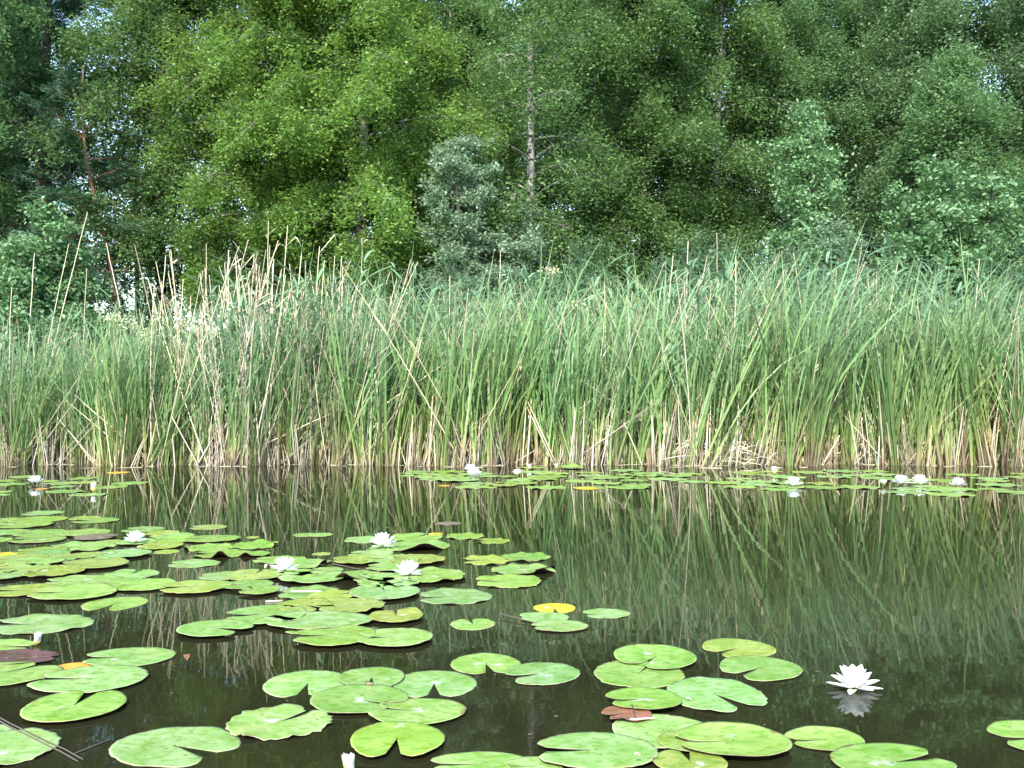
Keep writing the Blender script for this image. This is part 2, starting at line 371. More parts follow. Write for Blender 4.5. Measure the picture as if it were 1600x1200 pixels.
TREES['edge'] = tree('alder_tree', 11.6, 19.2, 'shaded alder at the right-hand end of the bank', 'alder', GT,
     dict(seed=19, H=11.2, base=1.2, spread=2.9, nprim=67, nsec=11, nleaf=195, trunk_r=.13, droop=66, elev=(20, 66), flat=1.1, spray=.21, prof=bell, gap=.06), .075, M['alder_leaf'], M['dark_bark'])
TREES['left'] = tree('birch_tree', -7.2, 21.0, 'darker green birch behind the orange-limbed pine', 'birch', GT,
     dict(seed=20, H=11.5, base=2.8, spread=2.7, nprim=68, nsec=11, nleaf=195, trunk_r=.11, droop=66, elev=(20, 66), flat=1.1, spray=.20, prof=bell, gap=.06), .072, M['green_leaf'], M['dark_bark'])
TREES['left2'] = tree('birch_tree', -10.3, 19.2, 'birch with hanging pale-tipped sprays at the left-hand end of the bank', 'birch', GT,
     dict(seed=21, H=12.0, base=3.0, spread=2.2, nprim=49, nsec=9, nleaf=184, trunk_r=.11, droop=66, elev=(20, 66), flat=1.1, spray=.17, prof=bell, gap=.06), .075, M['grey_leaf'], M['dark_bark'])
# pines
pine_prof = lambda q: (1 - q) ** .5 * (.9 + .3 * q)
TREES['pine'] = tree('pine_tree', -7.45, 19.8, 'young pine with slender orange trunk and bare orange limbs, dark needle tufts', 'pine', GT,
     dict(seed=31, H=7.0, base=2.0, spread=1.7, nprim=44, nsec=7, nleaf=150, trunk_r=.055, droop=18, elev=(2, 40), flat=.8, spray=.085, lean=(-.95, 0), wob=.16, prof=pine_prof, whorl=11, gap=.2), .11, M['needle'], M['pine_bark'], .11, .2, along=True)
TREES['pine2'] = tree('pine_tree', -9.9, 21.8, 'old pine with thick dark trunk and deep green needles left of the young pine', 'pine', GT,
     dict(seed=32, H=12.0, base=2.2, spread=2.3, nprim=60, nsec=9, nleaf=260, trunk_r=.17, droop=35, elev=(8, 55), flat=.9, spray=.12, prof=pine_prof), .13, M['needle'], M['dark_bark'], .12, .2, along=True)
TREES['spruce'] = tree('spruce_tree', 4.5, 25.5, 'small dark spruce in the shade under the light green birch', 'spruce', GT,
     dict(seed=33, H=6.8, base=.4, spread=2.2, nprim=60, nsec=9, nleaf=120, trunk_r=.10, droop=-10, elev=(-22, 10), flat=.5, spray=.09, prof=lambda q: 1 - .92 * q), .10, M['spruce'], M['dark_bark'], .16, .4, along=True)

# shrubs
def shrub(name, x, y, H, wid, seed, label, lmat, leaf, stems=6, nprim=16, nleaf=70, cat='shrub', aspect=.55, spray=.13, base=.25):
    rng0 = np.random.default_rng(seed); t = empty(name, (x, y, .12)); tag(t, label, cat, 'shrubs behind the reed bed')
    G = Geo(); PP = []
    for s_ in range(stems):
        a = s_ * 2.4 + rng0.uniform(-.4, .4); lean = wid * rng0.uniform(.15, .75) * (0 if s_ == 0 else 1)
        h = H * (1.0 if s_ == 0 else rng0.uniform(.45, .92))
        g, P, D, _ = grow(seed * 31 + s_, h, h * base, wid * .55, nprim, 6, nleaf, .022 + .006 * h, droop=18, elev=(25, 70), flat=.8, spray=spray, lean=(lean * math.cos(a), lean * math.sin(a)), wob=.08, prof=lambda q: (1 - q) ** .5 + .12)
        v, f, aa = g.arrays(); G.add(v, f, aa); PP.append(P)
    link('trunk', G.mesh('trunk', [M['twig']]), t)
    link('crown', leaf_mesh('crown', np.concatenate(PP), rng0, leaf, lmat, aspect, .5), t)
    return t
shrub('willow_shrub', -.68, 17.4, 5.3, 1.45, 5, 'blue-grey leaved willow bush standing before the bare white birch trunk', M['willow_leaf'], .074, 8, 17, 92, 'willow', .5, .10)
shrub('rowan_shrub', 5.1, 17.3, 5.6, 1.15, 6, 'tall airy round-leaved shrub below the thin pinkish birch trunk', M['shrub_leaf'], .075, 7, 18, 62)
shrub('alder_shrub', 6.5, 15.4, 4.15, 1.35, 7, 'broad light green shrub with large leaves bulging over the reeds', M['shrub_leaf'], .085, 9, 18, 62)
shrub('willow_shrub', 5.3, 16.6, 3.5, 1.3, 8, 'low grey-green bush between the airy shrub and the broad large-leaved shrub', M['willow_leaf'], .065, 9, 16, 62, 'willow', .5)
shrub('alder_shrub', 3.4, 17.6, 3.4, 1.3, 9, 'low dark bush in front of the shaded spruce', M['alder_leaf'], .068, 8, 16, 62)
shrub('alder_shrub', -7.6, 16.6, 3.7, 1.05, 10, 'pale leafy bush at the foot of the pines above the tall dry canes', M['shrub_leaf'], .08, 8, 16, 58)
shrub('alder_shrub', -9.6, 17.4, 2.9, .9, 23, 'low leafy bush at the end of the bank beneath the old pine', M['alder_leaf'], .07, 6, 12, 40)
shrub('alder_shrub', 8.6, 16.6, 3.6, 1.3, 24, 'dim green bush at the end of the bank beside the broad large-leaved shrub', M['alder_leaf'], .07, 6, 14, 44)
shrub('alder_shrub', 1.2, 17.6, 3.2, 1.2, 25, 'rounded green bush right of the foot of the bare white birch', M['alder_leaf'], .068, 8, 16, 60)

shrub('alder_shrub', -8.6, 23.5, 2.7, 1.5, 26, 'thin bush half filling the bright gap right of the young pine', M['shrub_leaf'], .08, 6, 12, 30)
shrub('alder_shrub', -9.9, 25.5, 2.9, 1.6, 27, 'thin bush far back in the bright gap behind the young pine', M['alder_leaf'], .08, 6, 12, 34)

# trees further back share the meshes above
far_spots = [('left', -14.5, 27, .95, 1.1), ('pine2', -12.6, 25.5, 1.0, 2.0), ('mid', -5.6, 27.5, 1.05, .4), ('left', -2.6, 28.5, 1.0, 2.2), ('mid2', -.6, 30.0, 1.05, 3.0), ('mid', 2.2, 27.0, 1.05, 4.1),
             ('right', 7.6, 28.0, 1.0, 1.5), ('left', 10.4, 26.5, 1.0, .7), ('mid', 13.5, 24.5, 1.05, 2.8), ('right', 15.5, 27.5, 1.1, 3.6), ('mid2', 6.0, 33.0, .95, 5.2), ('pine2', -15.2, 29.0, 1.05, 4.4), ('mid2', -15.5, 22.0, 1.0, 1.9), ('mid', 16.0, 21.0, 1.0, 5.0), ('mid', 8.9, 25.6, 1.0, 2.3), ('left', 12.2, 23.2, .95, 3.9), ('mid2', -1.4, 25.0, 1.0, 4.4), ('mid', .9, 24.4, .95, .9)]
far_lab = ['birch half hidden behind the old pine', 'dark pine deep in the wood behind the old pine', 'shaded birch seen through the gap right of the young pine', 'shaded birch behind the largest sunlit birch',
           'birch far behind the bare white trunk', 'birch filling the gap behind the dense mid-green birch', 'alder behind the thin pinkish birch trunk', 'birch behind the dark tall alder', 'birch beyond the shaded alder',
           'tall alder far beyond the shaded alder', 'distant birch between the greyish birch and the alders', 'dark pine far back at the bank end', 'birch beyond the hanging sprays at the bank end', 'birch past the far end of the alders', 'birch closing the gap between the greyish birch and the dark tall alder', 'birch just behind the shaded alder', 'birch between the largest sunlit birch and the bare white trunk, set back', 'leafy birch right behind the bare white trunk']
for (kk, x, y, sc, rz), lab in zip(far_spots, far_lab):
    c = copy_tree(TREES[kk], (x, y, .3), rz, sc); c['label'] = lab; c['group'] = 'trees deeper in the wood'

# slim bare trunks in the wood
rt = np.random.default_rng(40)
for (px, py0, Y, r, lab) in [(215, 470, 26, .06, 'slim dark trunk in the bright gap right of the young pine'), (232, 470, 28, .05, 'thinnest dark trunk in the bright gap beside the young pine'),
                             (268, 470, 27, .07, 'dark trunk where the bright gap meets the sunlit birch'), (590, 300, 25, .08, 'grey trunk showing through the largest sunlit birch'),
                             (1010, 330, 24, .09, 'pale trunk in the dense mid-green birch'), (1085, 330, 27, .09, 'dark trunk beside the shaded spruce'), (55, 250, 25, .13, 'brown trunk behind the old pine')]:
    p = at_depth(px, py0, Y); g, P, D, rng = grow(int(px), 11, 5.5, 1.6, 26, 7, 50, r, droop=45, spray=.2)
    t = empty('slim_tree', (p.x, Y, .3)); tag(t, lab, 'tree', 'slim trunks in the wood')
    link('trunk', g.mesh('trunk', [M['birch_bark'] if 'pale' in lab or 'grey' in lab else M['dark_bark']]), t)
    link('crown', leaf_mesh('crown', P, rng, .065, M['green_leaf']), t)

# the wood beyond reads as one mass
rw = np.random.default_rng(55); W_ = []
for _ in range(1500):
    x = rw.uniform(-34, 34); y = rw.uniform(33, 42); z = rw.uniform(.8, 17) ** 1.0
    if -15 < x < -11.0 and z < 7.5 and rw.uniform() < .25: continue                      # the bright gap by the young pine
    if rw.uniform() < .12: continue
    n = int(rw.uniform(50, 140)); W_.append(rw.normal(0, 1, (n, 3)) * np.array([.8, .6, .75]) + np.array([x, y, z]))
tag(link('far_wood', leaf_mesh('far_wood', np.concatenate(W_), rw, .17, M['green_leaf'], .6, .5)), 'distant leafy wood closing the view behind the trees', 'wood', None, 'stuff')

# undergrowth along the bank
ru = np.random.default_rng(50); U = []
for _ in range(520):
    x = ru.uniform(-15, 15); y = ru.uniform(16.2, 21); h = ru.uniform(.4, 1.5) * (.75 if x < -4 else 1.0); n = int(ru.uniform(60, 190))
    p = ru.normal(0, 1, (n, 3)) * np.array([.38, .3, h * .33]) + np.array([x, y, .25 + h * .55]); U.append(p[p[:, 2] > .15])
for _ in range(75):
    x = ru.uniform(-9.6, -5.6); y = ru.uniform(17.5, 20); n = int(ru.uniform(40, 110))
    U.append(ru.normal(0, 1, (n, 3)) * np.array([.32, .3, .35]) + np.array([x, y, ru.uniform(1.2, 2.3)]))
tag(link('undergrowth', leaf_mesh('undergrowth', np.concatenate(U), ru, .085, M['undergrowth'], .5, .4)), 'tangled green undergrowth between the reeds and the trees', 'undergrowth', None, 'stuff')

# ------------------------------------------------------------------ reeds
def blade(g, h, lean, az, w, droop, rng, base=(0, 0), seg=6, t0=0., t1=1., twist=None):
    s = np.linspace(0, 1, seg + 1)
    out = lean * s + (lean * .9 + droop * .5) * s ** 3; z = h * (s - .25 * droop * s ** 4 - .12 * min(1, abs(lean)) * s ** 3)
    ca, sa = math.cos(az), math.sin(az)
    P = np.stack([base[0] + out * h * ca, base[1] + out * h * sa, z], 1)
    tw = rng.uniform(0, math.pi) if twist is None else twist
    W = w * np.array([.75 + .25 * math.sin(min(1, q * 2) * math.pi / 2) if q < .6 else max(.06, 1 - ((q - .6) / .4) ** 1.7) for q in s])
    ax = tw + s * rng.uniform(-.9, .9)
    side = np.stack([np.cos(ax), np.sin(ax), np.zeros_like(s)], 1) * (W / 2)[:, None]
    V = np.stack([P - side, P + side], 1).reshape(-1, 3)
    F = [(2 * i, 2 * i + 1, 2 * i + 3, 2 * i + 2) for i in range(seg)]
    g.add(V, F, np.repeat(t0 + (t1 - t0) * s, 2))

def cattail(seed, h=2.35, n=6):
    rng = np.random.default_rng(seed); g = Geo()
    for i in range(n):
        az = rng.normal(0.15, 1.0) if rng.uniform() < .6 else rng.uniform(0, 6.28)
        blade(g, h * rng.uniform(.68, 1.04), abs(rng.normal(.06, .07)), az, rng.uniform(.013, .025), max(0, rng.normal(.10, .26)), rng, (rng.normal(0, .022), rng.normal(0, .022)))
    if rng.uniform() < .35:       # one blade arching over
        blade(g, h * rng.uniform(.5, .9), rng.uniform(.15, .4), rng.normal(0, 1.4), .015, rng.uniform(.6, 1.3), rng, seg=9)
    if rng.uniform() < .55:       # one old blade, broken over
        blade(g, h * rng.uniform(.35, .7), rng.uniform(.05, .3), rng.uniform(0, 6.28), .011, rng.uniform(.2, .8), rng, t0=0, t1=.09)
    return g

def common_reed(seed, h=2.5, dry=False):
    rng = np.random.default_rng(seed); g = Geo()
    s = np.linspace(0, 1, 8); P = np.stack([.10 * h * s ** 2, .02 * h * np.sin(s * 3), h * .9 * s], 1)
    tube(g, P, .0045 * (1.1 - .7 * s), 3, s * .8)
    for i in range(10):
        t = .34 + .62 * i / 9; b = np.array([np.interp(t, s, P[:, c]) for c in range(3)])
        L = rng.uniform(.30, .48) * (1 - .35 * abs(t - .6)); e = rng.uniform(.55, 1.15); az = (0.1 if i % 3 else math.pi) + rng.normal(0, .5)
        q = np.linspace(0, 1, 6); dr = rng.uniform(.1, .9)
        C = b + np.stack([np.cos(az) * L * q * math.cos(e) * (1 + .3 * q), np.sin(az) * L * q * math.cos(e), L * (q * math.sin(e) - dr * q ** 2 * .8)], 1)
        w = .031 * np.sin(np.clip(q * .9 + .12, 0, 1) * math.pi) ** .7
        ax = az + math.pi / 2; side = np.array([math.cos(ax), math.sin(ax), .25])[None] * (w / 2)[:, None]
        g.add(np.stack([C - side, C + side], 1).reshape(-1, 3), [(2 * a, 2 * a + 1, 2 * a + 3, 2 * a + 2) for a in range(5)], np.repeat(.55 + .4 * q, 2))
    return g

def dry_cane(seed, h=2.0, leaves=2, r=.0068):
    rng = np.random.default_rng(seed); g = Geo(); s = np.linspace(0, 1, 6)
    P = np.stack([h * .04 * np.sin(s * 2.2), .02 * s * h, h * s], 1); tube(g, P, r * (1.15 - .6 * s), 4, s)
    for i in range(leaves):
        t = rng.uniform(.45, .95); b = np.array([np.interp(t, s, P[:, c]) for c in range(3)]); az = rng.uniform(0, 6.28); L = rng.uniform(.15, .38); q = np.linspace(0, 1, 5)
        kink = rng.uniform(.25, 1.0); rise = rng.uniform(.3, 1.1); fall = rng.uniform(.6, 1.3)
        C = b + np.stack([np.cos(az) * L * (np.minimum(q, kink) * .7 + np.maximum(q - kink, 0) * .25), np.sin(az) * L * np.minimum(q, kink) * .7, L * (rise * np.minimum(q, kink) - fall * np.maximum(q - kink, 0))], 1)
        w = .014 * np.sin(np.clip(q * .85 + .12, 0, 1) * math.pi); side = np.array([-math.sin(az), math.cos(az), .3])[None] * (w / 2)[:, None]
        g.add(np.stack([C - side, C + side], 1).reshape(-1, 3), [(2 * a, 2 * a + 1, 2 * a + 3, 2 * a + 2) for a in range(4)], np.repeat(.4 + .6 * q, 2))
    return g

def stub(seed):
    rng = np.random.default_rng(seed); g = Geo()
    for i in range(rng.integers(1, 4)):
        h = rng.uniform(.20, .78); l = rng.uniform(0, .09) * h; a = rng.uniform(0, 6.28); b = rng.normal(0, .035, 2); r = rng.uniform(.0045, .009)
        tube(g, [(b[0], b[1], 0), (b[0] + l * .5 * math.cos(a), b[1] + l * .5 * math.sin(a), h * .55), (b[0] + l * math.cos(a), b[1] + l * math.sin(a), h)], [r, r * .95, r * .55], 4)
    return g

def scatter(name, variants, xyz, rot, scl, tilt, rng, mat):
    """many plants in one mesh"""
    V, F, T, R, n = [], [], [], [], 0
    pick = rng.integers(0, len(variants), len(xyz))
    for vi, g in enumerate(variants):
        v, f, t = g.arrays(); idx = np.where(pick == vi)[0]
        if not len(idx): continue
        c, s = np.cos(rot[idx])[:, None], np.sin(rot[idx])[:, None]
        x = v[None, :, 0] * c - v[None, :, 1] * s; y = v[None, :, 0] * s + v[None, :, 1] * c; z = np.repeat(v[None, :, 2], len(idx), 0)
        x = x + z * tilt[idx, 0:1]; y = y + z * tilt[idx, 1:2]
        q = np.stack([x, y, z], -1) * scl[idx][:, None, None] + xyz[idx][:, None, :]
        V.append(q.reshape(-1, 3)); F.append((f[None] + (np.arange(len(idx)) * len(v))[:, None, None]).reshape(-1, 4) + n)
        T.append(np.tile(t, len(idx))); R.append(np.repeat(rng.uniform(0, 1, len(idx)), len(v))); n += len(idx) * len(v)
    return np_mesh(name, np.concatenate(V), np.concatenate(F), {'t': ('POINT', np.concatenate(T)), 'rnd': ('POINT', np.concatenate(R))}, [mat])

rr = np.random.default_rng(60)
CAT = [cattail(100 + i) for i in range(14)]; REED = [common_reed(200 + i) for i in range(7)]; CANE = [dry_cane(300 + i, 2.0, i % 4) for i in range(9)]; STUB = [stub(400 + i) for i in range(12)]
FRONT = lambda x: 12.28 + .13 * np.sin(x * 1.9) + .10 * np.sin(x * 4.7 + 1) + np.where(x < -4, -.18 * (-x - 4) / 3, 0)
def top_h(x): return top_line(x) * (1 + .05 * np.sin(x * 3.7 + .5) + .04 * np.sin(x * 8.3))
def top_line(x):   # height of the bed along the bank
    return np.interp(x, [-9, -5.2, -3.6, -2.6, -1, 0, 1.5, 3, 5, 6.5, 8, 10], [1.88, 1.92, 2.25, 2.45, 2.45, 2.50, 2.62, 2.66, 2.70, 2.36, 2.14, 2.15])
def bed(n, d0, d1, power=1.5, xr=(-9.5, 9.8)):
    x = rr.uniform(xr[0], xr[1], n); y = FRONT(x) + d0 + (d1 - d0) * rr.uniform(0, 1, n) ** power
    return np.stack([x, y, np.full(n, -.08)], 1)
def wind(n, s=1.0):
    return np.stack([rr.normal(.05, .15, n), rr.normal(-.01, .10, n)], 1) * s
n = 3500; xyz = bed(n, -.12, 4.2, 1.25)
keep = np.sin(xyz[:, 0] * 2.3 + 1.1) + np.sin(xyz[:, 0] * 5.9) * .8 + np.sin(xyz[:, 1] * 4 + xyz[:, 0]) * .6 + rr.normal(0, 1.0, n) > -1.35
xyz = xyz[keep]; n = len(xyz); sc = top_h(xyz[:, 0]) / 2.35 * (.62 + .52 * rr.uniform(0, 1, n) ** .8)
me = scatter('reed_bed', CAT, xyz, rr.normal(0, .7, n), sc, wind(n), rr, M['reed'])
tag(link('reed_bed', me), 'dense bed of green cattails filling the far shallows', 'reed bed', None, 'stuff')
xa = np.concatenate([bed(760, .15, 3.5, 1, (-9.5, 9.5)), bed(170, .2, 2.5, 1, (-4.2, -2.0)), bed(330, .6, 3.8, 1, (2.0, 8.8))]); n = len(xa)
tag(link('common_reeds', scatter('common_reeds', REED, xa, rr.normal(0, .6, n), top_h(xa[:, 0]) / 2.3 * rr.uniform(.75, 1.10, n), wind(n, 1.5), rr, M['reed_leaf'])), 'broad-leaved common reeds mixed through the cattail bed', 'reeds', None, 'stuff')
n = 3300; xb = bed(n, -.02, 1.9, 1.4)
tag(link('straw_litter', scatter('straw_litter', STUB, xb, rr.uniform(0, 6.28, n), rr.uniform(.6, 1.35, n), wind(n, np.where(rr.uniform(0, 1, (n, 1)) < .15, 5.0, .7)), rr, M['straw'])), 'broken straw stubble at the waterline of the reed bed', 'straw', None, 'stuff')
xc = np.concatenate([bed(850, .0, 2.6, 1.3), bed(70, .1, 1.6, 1, (-4.3, -2.2))]); n = len(xc)
tag(link('dry_canes', scatter('dry_canes', CANE, xc, rr.uniform(0, 6.28, n), top_h(xc[:, 0]) / 2.0 * rr.uniform(.45, .98, n), wind(n, 2.6), rr, M['straw'])), 'dead canes standing among the green blades', 'reeds', None, 'stuff')

xd = np.concatenate([bed(285, -.1, 1.3, 1, (-4.3, -1.9)), bed(50, .0, 2.5, 1, (-8, -4.3)), bed(50, .0, 2.8, 1, (-2, 8))]); n = len(xd)
tag(link('bleached_canes', scatter('bleached_canes', CANE, xd, rr.uniform(0, 6.28, n), rr.uniform(.35, 1.28, n) * np.where(xd[:, 0] < -4.3, .85, np.where(xd[:, 0] < -2, 1.08, .95)), wind(n, 1.3), rr, M['pale_straw'])), 'bleached dead canes bunched among the reeds', 'reeds', None, 'stuff')

# the front row: plants one by one
def variants_mesh(gs, name, mat): return [g.mesh(name, [mat], False) for g in gs]
CATM = variants_mesh(CAT, 'cattail', M['reed']); STUBM = variants_mesh(STUB, 'broken_reed', M['straw']); CANEM = variants_mesh(CANE, 'dry_cane', M['pale_straw']); REEDM = variants_mesh(REED, 'common_reed', M['reed_leaf'])
for me in CATM + STUBM + CANEM + REEDM:
    a = me.attributes.new('rnd', 'FLOAT', 'POINT')
def land(x):
    for lim, w in ((-6.2, 'below the leafy end bush'), (-4.2, 'below the young pine'), (-2.2, 'under the dry clump'), (-.9, 'below the largest birch'), (.4, 'below the willow'),
                   (1.6, 'behind the double lily'), (3.0, 'before the dark spruce'), (4.6, 'by the straw heap'), (6.2, 'below the low bush'), (99, 'below the broad shrub')):
        if x < lim: return w
proto = link('cattail', CATM[0])
tag(proto, 'green cattail with straw-coloured foot', 'cattail', 'cattails along the front of the reed bed')
xf = np.sort(rr.uniform(-7.6, 7.6, 190))
for i, x in enumerate(xf):
    o = proto if i == 0 else proto.copy()
    if i: COL.objects.link(o)
    o.data = CATM[rr.integers(0, len(CATM))]
    o.location = (x, float(FRONT(x)) + rr.normal(0, .12), -.1); o.rotation_euler = (rr.normal(0, .04), rr.normal(.03, .05), rr.normal(0, .6))
    s_ = float(top_h(x)) / 2.35 * rr.uniform(.62, .98); o.scale = (s_, s_, s_)
    o['label'] = 'green cattail at the water edge ' + land(x)
xg = np.sort(rr.uniform(-7.4, 7.4, 90)); proto = None
for i, x in enumerate(xg):
    o = link('broken_reed', STUBM[0]) if proto is None else proto.copy()
    if proto is None: proto = o
    else: COL.objects.link(o)
    o.data = STUBM[rr.integers(0, len(STUBM))]
    o.location = (x, float(FRONT(x)) + rr.normal(-.12, .14), -.06); s_ = rr.uniform(.7, 1.3); o.scale = (s_, s_, s_)
    o.rotation_euler = (rr.normal(0, .15), rr.normal(0, .2), rr.uniform(0, 6.28))
    tag(o, 'short broken straw-coloured reed in the water ' + land(x), 'reed stub', 'broken reeds at the waterline')

# single canes the photograph singles out: base pixel, tip pixel, distance
def line_thing(name, p0, p1, r0, r1, mat, label, cat, group=None, sag=0., sides=5, seg=8, leaves=0, seed=0):
    s = np.linspace(0, 1, seg); p0, p1 = np.array(p0), np.array(p1); rng = np.random.default_rng(seed)
    P = (p1 - p0)[None] * s[:, None]; P[:, 2] += sag * np.sin(s * math.pi); P += rng.normal(0, .004, P.shape) * min(1.0, float(np.linalg.norm(p1 - p0)) * .8) ** 1.5
    g = Geo(); tube(g, P, r0 + (r1 - r0) * s, sides, .2 + .8 * s)
    for i in range(leaves):
        t = rng.uniform(.5, .98); b = np.array([np.interp(t, s, P[:, c]) for c in range(3)]); az = rng.uniform(-.6, .6) + (math.pi if rng.uniform() < .4 else 0); L = rng.uniform(.22, .46); q = np.linspace(0, 1, 6)
        kink = rng.choice([.3, .45, .6, 1.0]); rise = rng.uniform(.2, 1.2); fall = rng.uniform(.5, 1.2)
        C = b + np.stack([np.cos(az) * L * (np.minimum(q, kink) * .8 + np.maximum(q - kink, 0) * .3), np.sin(az) * L * np.minimum(q, kink) * .8, L * (rise * np.minimum(q, kink) - fall * np.maximum(q - kink, 0))], 1)
        w = .019 * np.sin(np.clip(q * .85 + .12, 0, 1) * math.pi); side = np.array([-math.sin(az) * .6, math.cos(az) * .6, .7])[None] * (w / 2)[:, None]
        g.add(np.stack([C - side, C + side], 1).reshape(-1, 3), [(2 * a, 2 * a + 1, 2 * a + 3, 2 * a + 2) for a in range(5)], np.repeat(.4 + .6 * q, 2))
    o = link(name, g.mesh(name, [mat], False), None, tuple(p0)); tag(o, label, cat, group)
    o.data.attributes.new('rnd', 'FLOAT', 'POINT'); return o
GC = 'tall dead canes standing above the reeds'
canes = [((60, 640), (136, 332), 13.0, 'longest dead cane, leaning right high above the low reeds', 0), ((62, 600), (107, 382), 13.1, 'leaning dead cane just left of the longest one', 0), ((12, 640), (18, 448), 12.9, 'short upright dead cane at the very end of the reeds', 0),
         ((40, 600), (54, 396), 13.2, 'second dead cane from the very end of the reeds', 0), ((128, 590), (135, 420), 13.1, 'upright dead cane right of the longest leaning one', 0), ((188, 480), (166, 380), 13.6, 'dead cane tipped left against the young pine trunk', 0),
         ((245, 560), (259, 399), 13.3, 'dead cane in front of the bright gap in the wood', 1), ((318, 680), (323, 380), 12.8, 'upright cane with a ragged drooping leaf at its top', 3), ((350, 690), (312, 480), 12.8, 'bent cane with a withered leaf folded down', 2),
         ((376, 690), (374, 440), 12.7, 'bleached straight cane in the dry clump', 0), ((340, 560), (388, 374), 13.1, 'tall cane of the dry clump leaning right', 3), ((412, 690), (420, 345), 12.9, 'tallest upright cane of the dry clump', 4), ((428, 640), (450, 352), 13.0, 'tall cane leaning right at the edge of the dry clump', 2),
         ((400, 620), (440, 420), 12.8, 'slanting cane crossing the dry clump', 3), ((472, 700), (474, 560), 12.5, 'stout bleached stalk just right of the dry clump', 0), ((490, 520), (500, 385), 13.4, 'thin cane in front of the largest birch', 1), ((560, 520), (566, 372), 13.6, 'thin brown cane before the sunlit birch leaves', 1),
         ((778, 560), (782, 392), 13.5, 'brown cane in front of the blue-grey willow', 1), ((1122, 520), (1120, 364), 13.8, 'pale straight cane standing above the reeds before the dark spruce', 0), ((1105, 560), (1124, 430), 13.6, 'pale cane crossing the foot of the straight one', 0), ((1072, 480), (1075, 376), 14.0, 'grey cane left of the pale straight one', 0),
         ((1040, 520), (1052, 396), 14.0, 'short grey cane two along from the pale straight one', 0)]
for i, (b, t, Y, lab, nl) in enumerate(canes):
    line_thing('dead_cane', at_depth(*b, Y), at_depth(*t, Y + .2), .0075, .0042, M['pale_straw'], lab, 'cane', GC, 0, 5, 8, nl, 70 + i)
fallen = [((400, 700), (548, 632), 12.3, 'straight fallen straw propped low against the cattails below the largest birch'), ((590, 640), (700, 565), 12.3, 'long fallen straw slanting up under the willow'), ((905, 592), (1006, 660), 12.35, 'yellowish stalk slanting down to the right behind the three lilies'),
          ((895, 648), (940, 612), 12.35, 'green-yellow stalk tilted up beside the slanting one'), ((1075, 660), (1152, 568), 12.4, 'pale dead stalk leaning up right above the straw heap'), ((1100, 655), (1186, 612), 12.3, 'grey bleached stick lying across the blades above the straw heap'), ((1108, 648), (1180, 708), 12.25, 'bleached stick slanting down right across the straw heap'),
          ((1450, 722), (1418, 640), 12.25, 'lower half of a bleached bent stick standing in the right reeds'), ((1418, 640), (1409, 530), 12.3, 'upper half of the bleached bent stick in the right reeds'), ((1418, 726), (1445, 690), 12.2, 'short stout pale stub crossing the bent stick'), ((1288, 722), (1312, 680), 12.2, 'pale stub leaning right at the water below the grey bush'),
          ((1168, 700), (1030, 718), 12.15, 'long straw lying almost flat at the foot of the reeds'), ((268, 650), (310, 728), 12.0, 'yellow straw slanting down into the water under the bright gap'), ((975, 660), (1003, 726), 12.15, 'pale straw leaning down left of the straw heap'), ((1245, 728), (1248, 680), 12.15, 'upright white broken stalk in the water before the low bush'),
          ((1372, 728), (1374, 682), 12.15, 'upright white broken stalk left of the bent stick'), ((764, 724), (762, 668), 12.15, 'upright pale broken stalk behind the double lily'), ((1570, 626), (1640, 640), 12.3, 'straw sticking out flat at the right end of the reeds')]
for i, (b, t, Y, lab) in enumerate(fallen):
    line_thing('fallen_straw', at_depth(*b, Y), at_depth(*t, Y + .05), .0085, .006, M['pale_straw'], lab, 'straw', 'fallen straws along the reed bed', 0, 5, 6, 0, 120 + i)
gr = Geo(); rs = np.random.default_rng(77)
for _ in range(130):
    c = np.array([rs.normal(2.62, .28), rs.normal(12.3, .12), rs.uniform(0, .25)]); d = np.array([rs.normal(0, 1), rs.normal(0, .3), rs.normal(.05, .45)]); d /= np.linalg.norm(d); L = rs.uniform(.15, .5)
    q = np.linspace(-.5, .5, 4); P = c + d * (q * L)[:, None]; P[:, 2] = np.maximum(P[:, 2] + .08 * (.25 - q ** 2) * rs.uniform(0, 3), .005); tube(gr, P, np.full(4, .0045), 3)
o = link('straw_heap', gr.mesh('straw_heap', [M['straw']], False)); o.data.attributes.new('rnd', 'FLOAT', 'POINT'); tag(o, 'tangled heap of dead straw at the foot of the reeds', 'straw', None, 'stuff')

# tall single reeds that stick out at the top of the bed
for i, (px, py, Y, lab) in enumerate([(1180, 384, 15.4, 'tall green reed beside the pale straight cane'), (1262, 362, 15.6, 'green reed reaching up before the low grey-green bush'), (1430, 352, 15.2, 'tallest green reed, leaning right across the broad shrub'), (920, 372, 15.3, 'feathered green reed above the bed behind the three lilies'),
                                 (880, 380, 15.6, 'slim green reed left of the feathered one'), (1045, 398, 15.3, 'green reed above the bed left of the spruce'), (455, 430, 13.2, 'broad-leaved green reed right in the dry clump'), (630, 455, 13.0, 'green reed with wide drooping blade below the willow'), (345, 400, 13.1, 'green reed with a long blade pointing up right in the dry clump'), (1500, 420, 14.8, 'green reed in front of the broad shrub')]):
    p = at_depth(px, py, Y); o = link('common_reed', REEDM[i % 7], None, (p.x - .15, Y, -.1)); s_ = (p.z + .1) / 2.3; o.scale = (s_, s_, s_); o.rotation_euler = (0, .05, (i % 3 - 1) * .3)
    tag(o, lab, 'reed', 'tall green reeds above the bed')

